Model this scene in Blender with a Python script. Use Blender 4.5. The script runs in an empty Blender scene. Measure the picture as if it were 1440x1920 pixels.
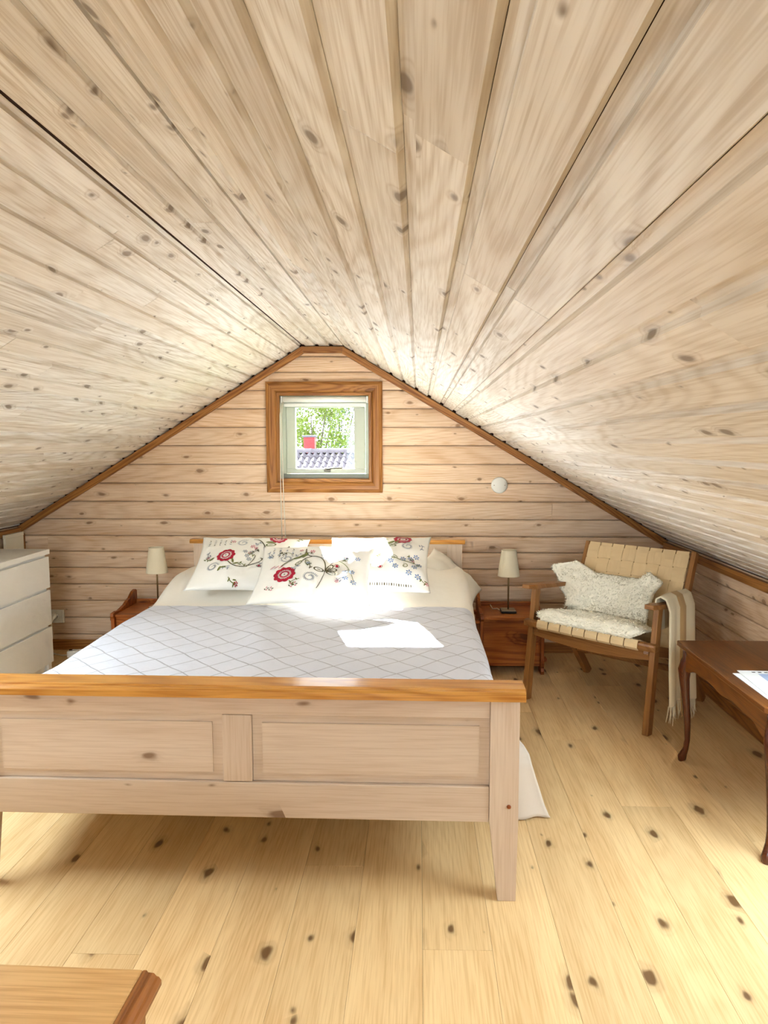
import bpy, bmesh, math, random
from math import sin, cos, pi, radians, sqrt, atan2, hypot
from mathutils import Vector, Matrix, noise
random.seed(7)
C = bpy.context.scene.collection
S = bpy.context.scene

# ------------------------------------------------------------------ camera, world, sun, exposure
cam_d = bpy.data.cameras.new('camera')
cam = bpy.data.objects.new('camera', cam_d); C.objects.link(cam)
cam_d.sensor_fit = 'VERTICAL'; cam_d.sensor_height = 36.0; cam_d.sensor_width = 27.0
cam_d.lens = 1331.0 / 1920.0 * 36.0
cam_d.shift_x = -32.0 / 1920.0
cam_d.clip_start = 0.02; cam_d.clip_end = 300
cam.location = (0, 0, 1.36)
cam.rotation_euler = (radians(90 - 5.578), 0, radians(1.4135))
S.camera = cam

S.view_settings.view_transform = 'Standard'
S.view_settings.look = 'None'
S.view_settings.gamma = 1.0
S.view_settings.use_curve_mapping = False
S.view_settings.exposure = 1.55
S.cycles.diffuse_bounces = 4
S.cycles.max_bounces = 6
S.cycles.adaptive_threshold = 0.08
S.cycles.adaptive_min_samples = 16
S.cycles.caustics_reflective = False
S.cycles.caustics_refractive = False
S.cycles.glossy_bounces = 2
S.cycles.transparent_max_bounces = 16
S.cycles.sample_clamp_indirect = 30.0

world = bpy.data.worlds.new('sky'); S.world = world; world.use_nodes = True
bg = world.node_tree.nodes['Background']
bg.inputs[0].default_value = (0.86, 0.94, 1.0, 1); bg.inputs[1].default_value = 2.2

def look(o, d):
    o.rotation_euler = Vector(d).to_track_quat('-Z', 'Y').to_euler()
sun_d = bpy.data.lights.new('sun', 'SUN'); sun_d.energy = 115.0; sun_d.angle = radians(0.6); sun_d.color = (0.86, 0.95, 1.0)
sun = bpy.data.objects.new('sun', sun_d); C.objects.link(sun)
sun.location = (-6, 16, 12); look(sun, (0.42, -1.53, -0.83))
# fill lamps added at the unseen roof and rear windows: centre, inward normal, size
def fill_lamp(name, c, n, sx, sy, energy):
    d = bpy.data.lights.new(name, 'AREA'); d.shape = 'RECTANGLE'; d.size = sx; d.size_y = sy; d.energy = energy; d.color = (0.72, 0.88, 1.0)
    o = bpy.data.objects.new(name, d); C.objects.link(o); n = Vector(n).normalized(); c = Vector(c)
    a = Vector((1, 0, 0)) if n.y else Vector((0, 1, 0)); u = a.cross(-n).normalized()
    o.matrix_world = Matrix(((u.x, a.x, -n.x, c.x), (u.y, a.y, -n.y, c.y), (u.z, a.z, -n.z, c.z), (0, 0, 0, 1)))
    o.location = c - n * (.03 if n.y == 0 else .04)
fill_lamp('roof_fill_lamp', (1.28, 1.75, .925), (-.510, 0, -.860), .38, .72, 7.0)
fill_lamp('roof_fill_lamp', (-1.975, 2.0, 1.209), (.522, 0, -.853), .42, .90, 11.5)
fill_lamp('rear_fill_lamp', (-.55, -2.10, 1.2), (0, 1, 0), 1.0, 1.2, 17.0)
pt_d = bpy.data.lights.new('gable_window_portal', 'AREA'); pt_d.shape = 'RECTANGLE'; pt_d.size = .40; pt_d.size_y = .42; pt_d.cycles.is_portal = True
pto = bpy.data.objects.new('gable_window_portal', pt_d); C.objects.link(pto); pto.location = (-.606, 4.66, 1.388); look(pto, (0, -1, 0))

# ------------------------------------------------------------------ helpers
def empty(name, loc=(0, 0, 0), rz=0.0, parent=None):
    o = bpy.data.objects.new(name, None); C.objects.link(o)
    o.location = loc; o.rotation_euler = (0, 0, rz); o.empty_display_size = .05
    if parent: o.parent = parent
    return o
def tag(o, label=None, cat=None, group=None, kind=None):
    if label: o['label'] = label
    if cat: o['category'] = cat
    if group: o['group'] = group
    if kind: o['kind'] = kind
    return o
def link(name, me, mat=None, parent=None, loc=None, rot=None):
    o = bpy.data.objects.new(name, me); C.objects.link(o)
    if mat is not None and len(me.materials) == 0: me.materials.append(mat)
    if parent: o.parent = parent
    if loc is not None: o.location = loc
    if rot is not None: o.rotation_euler = rot
    return o
def mesh(name, verts, faces, mat=None, parent=None, smooth=False, loc=None, rot=None, mats=None, mi=None, fix=True):
    me = bpy.data.meshes.new(name); me.from_pydata([tuple(v) for v in verts], [], faces)
    if mats:
        for m in mats: me.materials.append(m)
        me.polygons.foreach_set('material_index', mi)
    if fix:
        bm = bmesh.new(); bm.from_mesh(me); bmesh.ops.recalc_face_normals(bm, faces=bm.faces); bm.to_mesh(me); bm.free()
    if smooth: me.polygons.foreach_set('use_smooth', [True] * len(me.polygons))
    me.update()
    return link(name, me, mat, parent, loc, rot)
def bm_obj(name, bm, mat, parent=None, smooth=False, loc=None, rot=None, bevel=0, seg=2):
    if bevel:
        bmesh.ops.bevel(bm, geom=list(bm.edges), offset=bevel, segments=seg, affect='EDGES', profile=.6, clamp_overlap=True)
    bmesh.ops.recalc_face_normals(bm, faces=bm.faces)
    me = bpy.data.meshes.new(name); bm.to_mesh(me); bm.free()
    if smooth: me.polygons.foreach_set('use_smooth', [True] * len(me.polygons))
    return link(name, me, mat, parent, loc, rot)
def bm_box(bm, x0, x1, y0, y1, z0, z1):
    m = Matrix.Translation(((x0 + x1) / 2, (y0 + y1) / 2, (z0 + z1) / 2)) @ Matrix.Diagonal((abs(x1 - x0), abs(y1 - y0), abs(z1 - z0), 1))
    bmesh.ops.create_cube(bm, size=1.0, matrix=m)
def box(name, x0, x1, y0, y1, z0, z1, mat, parent=None, bevel=.002, **k):
    """box whose own origin sits at its centre, so that the grain differs from piece to piece"""
    cx, cy, cz = (x0 + x1) / 2, (y0 + y1) / 2, (z0 + z1) / 2
    bm = bmesh.new(); bm_box(bm, x0 - cx, x1 - cx, y0 - cy, y1 - cy, z0 - cz, z1 - cz)
    return bm_obj(name, bm, mat, parent, loc=(cx, cy, cz), bevel=bevel, **k)
def prism(name, pts, axis, a0, a1, mat, parent=None, bevel=0, loc=None, rot=None, smooth=False):
    """polygon pts (2D) extruded along axis from a0 to a1. axis 'x': pts are (y,z); 'y': (x,z); 'z': (x,y)"""
    def P(p, a):
        return {'x': (a, p[0], p[1]), 'y': (p[0], a, p[1]), 'z': (p[0], p[1], a)}[axis]
    bm = bmesh.new()
    A = [bm.verts.new(P(p, a0)) for p in pts]; B = [bm.verts.new(P(p, a1)) for p in pts]
    n = len(pts)
    bm.faces.new(A); bm.faces.new(B[::-1])
    for i in range(n): bm.faces.new((A[i], A[(i + 1) % n], B[(i + 1) % n], B[i]))
    return bm_obj(name, bm, mat, parent, bevel=bevel, loc=loc, rot=rot, smooth=smooth)
def frames(path):
    """parallel-transport frames along a polyline"""
    P = [Vector(p) for p in path]; out = []
    t = (P[1] - P[0]).normalized()
    up = Vector((0, 0, 1)) if abs(t.z) < .9 else Vector((1, 0, 0))
    n = (up - t * up.dot(t)).normalized()
    for i in range(len(P)):
        a = P[max(i - 1, 0)]; b = P[min(i + 1, len(P) - 1)]
        t2 = (b - a).normalized()
        n = (n - t2 * n.dot(t2)).normalized()
        out.append((P[i], t2, n, t2.cross(n)))
    return out
def tube_data(path, rad, seg=10, sq=1.0):
    fr = frames(path); V = []; F = []
    R = rad if isinstance(rad, (list, tuple)) else [rad] * len(fr)
    for (p, t, n, b), r in zip(fr, R):
        for k in range(seg):
            a = 2 * pi * k / seg
            V.append(p + n * (cos(a) * r) + b * (sin(a) * r * sq))
    for i in range(len(fr) - 1):
        for k in range(seg):
            F.append((i * seg + k, i * seg + (k + 1) % seg, (i + 1) * seg + (k + 1) % seg, (i + 1) * seg + k))
    F.append(tuple(range(seg))[::-1]); F.append(tuple(range((len(fr) - 1) * seg, len(fr) * seg)))
    return V, F
def tube(name, path, rad, mat, parent=None, seg=10, loc=None, sq=1.0):
    V, F = tube_data(path, rad, seg, sq)
    return mesh(name, V, F, mat, parent, smooth=True, loc=loc)
def lathe(name, prof, mat, parent=None, seg=28, loc=None, smooth=True, cap=True):
    V = []; F = []; n = len(prof)
    for r, z in prof:
        for k in range(seg):
            a = 2 * pi * k / seg; V.append((r * cos(a), r * sin(a), z))
    for i in range(n - 1):
        for k in range(seg):
            F.append((i * seg + k, i * seg + (k + 1) % seg, (i + 1) * seg + (k + 1) % seg, (i + 1) * seg + k))
    if cap:
        F.append(tuple(range(seg))[::-1]); F.append(tuple(range((n - 1) * seg, n * seg)))
    return mesh(name, V, F, mat, parent, smooth=smooth, loc=loc)
def grid(name, nu, nv, fn, mat, parent=None, thick=0, smooth=True, loc=None, rot=None, mats=None, mfn=None):
    V = [fn(i / nu, j / nv) for j in range(nv + 1) for i in range(nu + 1)]; F = []; mi = []
    for j in range(nv):
        for i in range(nu):
            a = j * (nu + 1) + i; F.append((a, a + 1, a + nu + 2, a + nu + 1))
            mi.append(mfn((i + .5) / nu, (j + .5) / nv) if mfn else 0)
    o = mesh(name, V, F, mat, parent, smooth=smooth, loc=loc, rot=rot, mats=mats, mi=mi if mats else None, fix=False)
    if thick:
        m = o.modifiers.new('thickness', 'SOLIDIFY'); m.thickness = thick; m.offset = -1
    return o
def bez(p0, p1, p2, n=12):
    p0, p1, p2 = Vector(p0), Vector(p1), Vector(p2)
    return [p0 * (1 - t) ** 2 + p1 * 2 * t * (1 - t) + p2 * t * t for t in [i / n for i in range(n + 1)]]
def smooth01(a, b, x):
    t = max(0, min(1, (x - a) / (b - a))); return t * t * (3 - 2 * t)
def srgb(r, g, b):
    def f(c):
        c /= 255.0
        return c / 12.92 if c <= .04045 else ((c + .055) / 1.055) ** 2.4
    return (f(r), f(g), f(b), 1)

# ------------------------------------------------------------------ materials
def nt(name):
    m = bpy.data.materials.new(name); m.use_nodes = True
    t = m.node_tree; return m, t, t.nodes['Principled BSDF']
def math_n(t, op, a, b=None, c=None):
    n = t.nodes.new('ShaderNodeMath'); n.operation = op
    for i, v in enumerate((a, b, c)):
        if v is None: continue
        if isinstance(v, (int, float)): n.inputs[i].default_value = v
        else: t.links.new(v, n.inputs[i])
    return n.outputs[0]
def mixc(t, f, a, b, mode='MIX'):
    n = t.nodes.new('ShaderNodeMix'); n.data_type = 'RGBA'; n.blend_type = mode
    for i, v in ((0, f), (6, a), (7, b)):
        if isinstance(v, (int, float, tuple)): n.inputs[i].default_value = v
        else: t.links.new(v, n.inputs[i])
    return n.outputs[2]
def ramp(t, f, p0, p1):
    n = t.nodes.new('ShaderNodeMapRange'); n.inputs[1].default_value = p0; n.inputs[2].default_value = p1
    n.interpolation_type = 'SMOOTHSTEP'; t.links.new(f, n.inputs[0]); return n.outputs[0]
def wood(name, light, dark, knot, axis=1, grain=1.0, knots=1.0, knot_r=.14, rough=.5, vary=.10, hue_to=None, across=1.0, bump=0, knot_den=(5.0, 1.35), ring=.35, coat=0, spec=.35):
    m, t, bs = nt(name); N = t.nodes; L = t.links
    tc = N.new('ShaderNodeTexCoord'); oi = N.new('ShaderNodeObjectInfo')
    off = N.new('ShaderNodeVectorMath'); off.operation = 'SCALE'; off.inputs[0].default_value = (37.1, 53.7, 71.3)
    L.new(oi.outputs['Random'], off.inputs['Scale'])
    add = N.new('ShaderNodeVectorMath'); L.new(tc.outputs['Object'], add.inputs[0]); L.new(off.outputs[0], add.inputs[1])
    sx = N.new('ShaderNodeSeparateXYZ'); L.new(add.outputs[0], sx.inputs[0])
    o1, o2 = [k for k in range(3) if k != axis]
    ac = math_n(t, 'ADD', sx.outputs[o1], sx.outputs[o2])
    cb = N.new('ShaderNodeCombineXYZ'); L.new(ac, cb.inputs[0]); L.new(sx.outputs[axis], cb.inputs[1])
    def mp(sa, sl):
        k = N.new('ShaderNodeVectorMath'); k.operation = 'MULTIPLY'; k.inputs[1].default_value = (sa * across, sl, 0)
        L.new(cb.outputs[0], k.inputs[0]); return k.outputs[0]
    def noise_t(vec, scale, det=4, rough_=.55, dist=0):
        k = N.new('ShaderNodeTexNoise'); k.noise_dimensions = '2D'; k.inputs['Scale'].default_value = scale; k.inputs['Detail'].default_value = det
        k.inputs['Roughness'].default_value = rough_; k.inputs['Distortion'].default_value = dist
        L.new(vec, k.inputs['Vector']); return k.outputs['Fac']
    # knots: stretched cells
    vor = N.new('ShaderNodeTexVoronoi'); vor.voronoi_dimensions = '2D'; vor.inputs['Scale'].default_value = 1.0
    L.new(mp(knot_den[0], knot_den[1]), vor.inputs['Vector'])
    sep = N.new('ShaderNodeSeparateColor'); L.new(vor.outputs['Color'], sep.inputs[0])
    size = math_n(t, 'MULTIPLY', math_n(t, 'MAXIMUM', math_n(t, 'MULTIPLY_ADD', sep.outputs[0], 2.6, -1.6), 0.0), knot_r)
    seen = math_n(t, 'GREATER_THAN', size, knot_r * .08)
    wob = math_n(t, 'MULTIPLY', math_n(t, 'SUBTRACT', noise_t(mp(60, 25), 1.0, 0), .5), .10)
    dist = math_n(t, 'ADD', vor.outputs['Distance'], wob)
    kn = math_n(t, 'MULTIPLY', ramp(t, math_n(t, 'SUBTRACT', size, dist), -.03, .06), seen)
    halo = ramp(t, math_n(t, 'SUBTRACT', math_n(t, 'MULTIPLY', size, 2.4), dist), -.04, .26)
    # growth rings that bend round the knots
    low = noise_t(mp(3.6, .42), 1.0, 1)
    fld = math_n(t, 'ADD', math_n(t, 'MULTIPLY', low, 26.0), math_n(t, 'MULTIPLY', halo, 2.2))
    rings = math_n(t, 'MULTIPLY_ADD', math_n(t, 'SINE', math_n(t, 'MULTIPLY', fld, 5.0)), .5, .5)
    rings = math_n(t, 'POWER', rings, 2.2)
    fine = noise_t(mp(170, 4.5), 1.0, 2, .7)
    broad = noise_t(mp(9, .8), 1.0, 1)
    g = math_n(t, 'ADD', math_n(t, 'MULTIPLY', rings, ring), math_n(t, 'MULTIPLY', ramp(t, fine, .38, .72), .5))
    g = math_n(t, 'ADD', g, math_n(t, 'MULTIPLY', ramp(t, broad, .35, .75), .35))
    g = math_n(t, 'MULTIPLY', g, grain)
    col = mixc(t, g, light, dark)
    if hue_to:
        col = mixc(t, math_n(t, 'MULTIPLY', oi.outputs['Random'], .8), col, mixc(t, .55, col, hue_to))
    col = mixc(t, math_n(t, 'MULTIPLY', halo, .30 * knots), col, knot)
    col = mixc(t, math_n(t, 'MULTIPLY', kn, .85 * knots), col, knot)
    hsv = N.new('ShaderNodeHueSaturation'); L.new(col, hsv.inputs['Color'])
    wn = N.new('ShaderNodeTexWhiteNoise'); wn.noise_dimensions = '1D'; L.new(oi.outputs['Random'], wn.inputs['W'])
    L.new(math_n(t, 'MULTIPLY_ADD', wn.outputs['Value'], 2 * vary, 1 - vary), hsv.inputs['Value'])
    L.new(hsv.outputs[0], bs.inputs['Base Color'])
    bs.inputs['Roughness'].default_value = rough; bs.inputs['Specular IOR Level'].default_value = spec
    if coat: bs.inputs['Coat Weight'].default_value = coat; bs.inputs['Coat Roughness'].default_value = .15
    if bump:
        bp = N.new('ShaderNodeBump'); bp.inputs['Strength'].default_value = bump; bp.inputs['Distance'].default_value = .003
        L.new(noise_t(mp(150, 4), 1.0, 1), bp.inputs['Height']); L.new(bp.outputs[0], bs.inputs['Normal'])
    return m
def plain(name, col, rough=.5, metal=0, spec=.4, bump=0, bscale=200, var=0, vscale=6, sheen=0):
    m, t, bs = nt(name); N = t.nodes; L = t.links
    bs.inputs['Base Color'].default_value = col; bs.inputs['Roughness'].default_value = rough
    bs.inputs['Metallic'].default_value = metal; bs.inputs['Specular IOR Level'].default_value = spec
    if sheen: bs.inputs['Sheen Weight'].default_value = sheen
    tc = N.new('ShaderNodeTexCoord')
    if var:
        n = N.new('ShaderNodeTexNoise'); n.inputs['Scale'].default_value = vscale; n.inputs['Detail'].default_value = 4
        L.new(tc.outputs['Object'], n.inputs['Vector'])
        dk = tuple(c * (1 - var) for c in col[:3]) + (1,)
        L.new(mixc(t, ramp(t, n.outputs['Fac'], .3, .7), dk, col), bs.inputs['Base Color'])
    if bump:
        n = N.new('ShaderNodeTexNoise'); n.inputs['Scale'].default_value = bscale; n.inputs['Detail'].default_value = 3
        L.new(tc.outputs['Object'], n.inputs['Vector'])
        b = N.new('ShaderNodeBump'); b.inputs['Strength'].default_value = bump; b.inputs['Distance'].default_value = .003
        L.new(n.outputs['Fac'], b.inputs['Height']); L.new(b.outputs[0], bs.inputs['Normal'])
    return m
def fabric(name, col, weave=700, bump=.25, rough=.9, trans=0):
    m, t, bs = nt(name); N = t.nodes; L = t.links
    bs.inputs['Base Color'].default_value = col; bs.inputs['Roughness'].default_value = rough
    bs.inputs['Specular IOR Level'].default_value = .15; bs.inputs['Sheen Weight'].default_value = .1
    tc = N.new('ShaderNodeTexCoord')
    n1 = N.new('ShaderNodeTexNoise'); n1.inputs['Scale'].default_value = weave; L.new(tc.outputs['Object'], n1.inputs['Vector'])
    n2 = N.new('ShaderNodeTexNoise'); n2.inputs['Scale'].default_value = 14; n2.inputs['Detail'].default_value = 3; L.new(tc.outputs['Object'], n2.inputs['Vector'])
    h = math_n(t, 'ADD', math_n(t, 'MULTIPLY', n1.outputs['Fac'], .25), n2.outputs['Fac'])
    b = N.new('ShaderNodeBump'); b.inputs['Strength'].default_value = bump; b.inputs['Distance'].default_value = .012
    L.new(h, b.inputs['Height']); L.new(b.outputs[0], bs.inputs['Normal'])
    return m

M = {}
M['ceil'] = wood('whitewashed_ceiling_pine', srgb(242, 236, 226), srgb(190, 172, 148), srgb(112, 88, 60), axis=1, knots=.85, vary=.06, rough=.5, hue_to=srgb(234, 218, 196), knot_den=(15, 7), knot_r=.17, bump=0, ring=.35)
M['wall'] = wood('whitewashed_wall_pine', srgb(238, 210, 180), srgb(208, 168, 128), srgb(132, 90, 54), axis=0, knots=.85, vary=.06, rough=.6, knot_den=(12, 5.5), knot_r=.14, bump=0, ring=.28)
M['wally'] = wood('whitewashed_knee_wall_pine', srgb(238, 210, 180), srgb(208, 168, 128), srgb(132, 90, 54), axis=1, knots=.85, vary=.06, rough=.6, knot_den=(12, 5.5), knot_r=.14, bump=0, ring=.28)
M['floor'] = wood('oiled_oak_planks', srgb(240, 206, 152), srgb(206, 160, 102), srgb(98, 62, 28), axis=1, knots=1.0, vary=.08, rough=.42, knot_den=(9, 5), knot_r=.17, bump=0, ring=.15, grain=.8)
M['trim'] = wood('oiled_pine_trim_x', srgb(186, 128, 66), srgb(130, 78, 30), srgb(76, 40, 14), axis=0, knots=.6, vary=.05, rough=.4, ring=.6, across=2.2)
M['trimy'] = wood('oiled_pine_trim_y', srgb(186, 128, 66), srgb(130, 78, 30), srgb(76, 40, 14), axis=1, knots=.6, vary=.05, rough=.4, ring=.6, across=2.2)
M['trimz'] = wood('oiled_pine_trim_z', srgb(186, 128, 66), srgb(130, 78, 30), srgb(76, 40, 14), axis=2, knots=.6, vary=.05, rough=.4, ring=.6, across=2.2)
M['bedw'] = wood('white_stained_pine', srgb(212, 190, 167), srgb(190, 162, 136), srgb(110, 76, 46), axis=0, knots=.9, vary=.03, rough=.5, knot_den=(8, 4), knot_r=.13, bump=0, ring=.2, grain=.8)
M['bedz'] = wood('white_stained_pine_upright', srgb(212, 190, 167), srgb(190, 162, 136), srgb(110, 76, 46), axis=2, knots=.6, vary=.03, rough=.5, knot_den=(5, 2.2), knot_r=.12, bump=0, ring=.2, grain=.8)
M['cap'] = wood('honey_pine_cap', srgb(214, 152, 72), srgb(166, 100, 32), srgb(90, 46, 14), axis=0, knots=.9, vary=.03, rough=.28, ring=.4, knot_den=(8, 2.6), coat=.4)
M['chest'] = wood('reddish_pine', srgb(190, 112, 48), srgb(134, 66, 20), srgb(78, 34, 10), axis=0, knots=.8, vary=.05, rough=.4, ring=.6, knot_den=(7, 3), knot_r=.2)
M['chairw'] = wood('oak_chair_wood', srgb(172, 118, 64), srgb(118, 72, 30), srgb(80, 44, 16), axis=2, knots=.2, vary=.05, rough=.4, ring=.3, across=3)
M['chairx'] = wood('oak_chair_wood_rail', srgb(172, 118, 64), srgb(118, 72, 30), srgb(80, 44, 16), axis=0, knots=.2, vary=.05, rough=.4, ring=.3, across=3)
M['dark'] = wood('dark_walnut_stain', srgb(132, 78, 32), srgb(84, 44, 14), srgb(50, 22, 8), axis=1, knots=.2, vary=.04, rough=.3, ring=.3, across=2, coat=.3)
M['darkleg'] = wood('dark_mahogany_leg', srgb(100, 48, 20), srgb(62, 24, 8), srgb(40, 14, 6), axis=2, knots=0, vary=.03, rough=.25, ring=.2, across=3, coat=.4)
M['front'] = wood('honey_table_wood', srgb(240, 192, 126), srgb(210, 152, 88), srgb(130, 78, 36), axis=0, knots=.25, vary=.03, rough=.35, ring=.3)
M['fronty'] = wood('honey_table_edge_wood', srgb(186, 120, 62), srgb(128, 72, 30), srgb(100, 52, 20), axis=1, knots=.1, vary=.03, rough=.3, ring=.3)
M['white'] = plain('white_lacquer', srgb(254, 252, 246), .35, spec=.5)
M['paint'] = plain('white_window_paint', srgb(196, 200, 182), .35)
M['plaster'] = plain('white_panel_paint', srgb(238, 230, 208), .6, bump=.05)
M['plastic'] = plain('white_plastic', srgb(242, 240, 230), .35)
M['cable'] = plain('white_cable', srgb(226, 218, 200), .5)
M['gap'] = plain('dark_gap', srgb(70, 40, 22), .9)
M['brass'] = plain('brushed_steel', srgb(176, 160, 136), .3, metal=1.0)
M['handle'] = plain('satin_nickel_handle', srgb(120, 114, 100), .4, metal=.3)
M['pole'] = plain('aged_brass', srgb(150, 120, 80), .35, metal=.8)
M['blackmetal'] = plain('black_metal', srgb(40, 34, 30), .4, metal=.4)
M['shade'] = fabric('cream_lamp_shade', srgb(240, 228, 200), 300, .08)
M['linen'] = fabric('off_white_cotton', srgb(232, 224, 208), 900, .35)
M['hem'] = fabric('beige_linen_lining', srgb(214, 200, 184), 900, .3)
M['pillow'] = fabric('white_pillow_cotton', srgb(240, 234, 222), 900, .45)
M['strap'] = fabric('natural_linen_webbing', srgb(226, 196, 150), 500, .12)
M['fleece'] = fabric('cream_fleece', srgb(255, 247, 228), 260, .3)
M['fur2'] = fabric('grey_tipped_fleece', srgb(206, 192, 164), 260, .3)
M['throw'] = fabric('cream_wool', srgb(240, 224, 190), 400, .35)
M['throwb'] = fabric('tan_wool', srgb(206, 170, 118), 400, .35)
M['paper'] = plain('white_paper', srgb(246, 246, 244), .6)
M['photo'] = plain('printed_picture', srgb(76, 74, 50), .4, var=.5, vscale=30)
M['blueprint'] = plain('pale_blue_print', srgb(176, 194, 224), .5)
M['mattress'] = fabric('white_ticking', srgb(234, 228, 216), 500, .2)
M['glass'], t_, b_ = nt('window_glass')
def mk_glass():
    t = M['glass'].node_tree; N = t.nodes; L = t.links
    tr = N.new('ShaderNodeBsdfTransparent'); gl = N.new('ShaderNodeBsdfGlossy'); gl.inputs['Roughness'].default_value = .02
    fr = N.new('ShaderNodeFresnel'); fr.inputs['IOR'].default_value = 1.3
    mx = N.new('ShaderNodeMixShader'); L.new(fr.outputs[0], mx.inputs[0]); L.new(tr.outputs[0], mx.inputs[1]); L.new(gl.outputs[0], mx.inputs[2])
    L.new(mx.outputs[0], N['Material Output'].inputs['Surface'])
mk_glass()

# bedspread: woven diamond lattice
def mk_spread():
    m, t, bs = nt('woven_diamond_bedspread'); N = t.nodes; L = t.links
    tc = N.new('ShaderNodeTexCoord'); mp = N.new('ShaderNodeMapping'); mp.inputs['Scale'].default_value = (1, 1, .9)
    L.new(tc.outputs['Object'], mp.inputs['Vector'])
    wv = N.new('ShaderNodeTexNoise'); wv.inputs['Scale'].default_value = 5; L.new(mp.outputs[0], wv.inputs['Vector'])
    ws = math_n(t, 'MULTIPLY', math_n(t, 'SUBTRACT', wv.outputs['Fac'], .5), .05)
    sp = N.new('ShaderNodeSeparateXYZ'); L.new(mp.outputs[0], sp.inputs[0])
    per = .150
    def fam(sgn):
        a = math_n(t, 'ADD', sp.outputs[0], math_n(t, 'MULTIPLY', sp.outputs[1], sgn))
        a = math_n(t, 'ADD', a, ws)
        a = math_n(t, 'FRACT', math_n(t, 'DIVIDE', a, per))
        d = math_n(t, 'ABSOLUTE', math_n(t, 'SUBTRACT', a, .5))
        return ramp(t, d, .036, .012)
    lines = math_n(t, 'MAXIMUM', fam(1.0), fam(-1.0))
    on = ramp(t, math_n(t, 'ADD', sp.outputs[1], math_n(t, 'MULTIPLY', ws, 1.5)), 3.42, 3.40)
    lines = math_n(t, 'MULTIPLY', lines, on)
    base = mixc(t, on, srgb(238, 230, 216), srgb(208, 207, 212))
    L.new(mixc(t, math_n(t, 'MULTIPLY', lines, .8), base, srgb(164, 158, 158)), bs.inputs['Base Color'])
    bs.inputs['Roughness'].default_value = .85; bs.inputs['Specular IOR Level'].default_value = .2
    n2 = N.new('ShaderNodeTexNoise'); n2.inputs['Scale'].default_value = 9; n2.inputs['Detail'].default_value = 4; L.new(tc.outputs['Object'], n2.inputs['Vector'])
    h = math_n(t, 'SUBTRACT', math_n(t, 'MULTIPLY', n2.outputs['Fac'], 1.2), math_n(t, 'MULTIPLY', lines, .5))
    b = N.new('ShaderNodeBump'); b.inputs['Strength'].default_value = .35; b.inputs['Distance'].default_value = .012
    L.new(h, b.inputs['Height']); L.new(b.outputs[0], bs.inputs['Normal'])
    return m
M['spread'] = mk_spread()

# ------------------------------------------------------------------ room constants
W = 4.55; YR = -2.0
XL, ZL = -2.608, .822
RL, RR, ZR = -.737, -.474, 1.966
XR, ZRT = 1.589, .742
def roof_z(x):
    if x < RL: return ZR + (ZL - ZR) * (x - RL) / (XL - RL)
    if x > RR: return ZR + (ZRT - ZR) * (x - RR) / (XR - RR)
    return ZR
def roof_x(z, side):
    z = min(z, ZR)
    if side < 0: return RL + (XL - RL) * (ZR - z) / (ZR - ZL) if z > ZL else XL
    return RR + (XR - RR) * (ZR - z) / (ZR - ZRT) if z > ZRT else XR
WX0, WX1, WZ0, WZ1 = -.882, -.318, 1.130, 1.656     # window opening inside its casing

# floor
fl = box('floor', XL - .05, XR + .05, YR - .05, W + .05, -.10, -.014, M['gap'], bevel=0); tag(fl, kind='structure')
PW = .188
i = 0; x = XL - .01
rng = random.Random(3)
while x < XR:
    y = YR - rng.uniform(0, 1.6)
    while y < W:
        ln = rng.choice((1.2, 1.8, 2.2, 2.2)); y0 = max(y, YR); y1 = min(y + ln, W - .003)
        if y1 - y0 > .05:
            x1 = min(x + PW - .0006, XR)
            box('floor_plank', x, x1, y0 + .0003, y1 - .0003, -.014, 0, M['floor'], fl, bevel=.0005, seg=1)
        y += ln
    x += PW
for ch in fl.children: ch.location = Vector(ch.location) - fl.location

# ceiling: backing shell + individual panel boards with a recessed tongue
th = .05
HOLES = ((1.08, 1.48, 1.35, 2.15), (-2.20, -1.75, 1.50, 2.50))   # openings for the added roof windows: x and y extents
def strips():
    (a0, a1, ay0, ay1), (b0, b1, by0, by1) = HOLES
    xs = [(XL - .15, b0), (b0, b1), (b1, RL), (RL, RR), (RR, a0), (a0, a1), (a1, XR + .15)]
    for a, b in xs:
        yy = ((YR - .1, ay0), (ay1, W + .12)) if a == a0 else ((YR - .1, by0), (by1, W + .12)) if a == b0 else ((YR - .1, W + .12),)
        for y0, y1 in yy: yield a, b, y0, y1
bm = bmesh.new()
for a, b, y0, y1 in strips():
    za, zb = roof_z(a), roof_z(b)
    vs = [bm.verts.new((x_, y_, z_)) for y_ in (y0, y1) for x_, z_ in ((a, za + .019), (b, zb + .019), (b, zb + .019 + th), (a, za + .019 + th))]
    for f in ((0, 1, 2, 3), (4, 5, 6, 7), (0, 1, 5, 4), (1, 2, 6, 5), (2, 3, 7, 6), (3, 0, 4, 7)): bm.faces.new([vs[k] for k in f])
ceil = bm_obj('ceiling', bm, M['gap']); tag(ceil, kind='structure')
def board_mesh(p, L_, g=.018, d=.011, t=.0125):
    sl = .0045; e = .0004
    pr = [(e, -t), (e, -d), (g, -d), (g + sl, 0), (p - sl, 0), (p - e, -d), (p - e, -t)]
    V = []; n = len(pr)
    for yy in (-L_ / 2 + .0006, L_ / 2 - .0006):
        for (a, b) in pr: V.append((a - p / 2, yy, b))
    F = [tuple(range(n))[::-1], tuple(range(n, 2 * n))] + [(i, (i + 1) % n, n + (i + 1) % n, n + i) for i in range(n)]
    return V, F
rng = random.Random(11)
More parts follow.
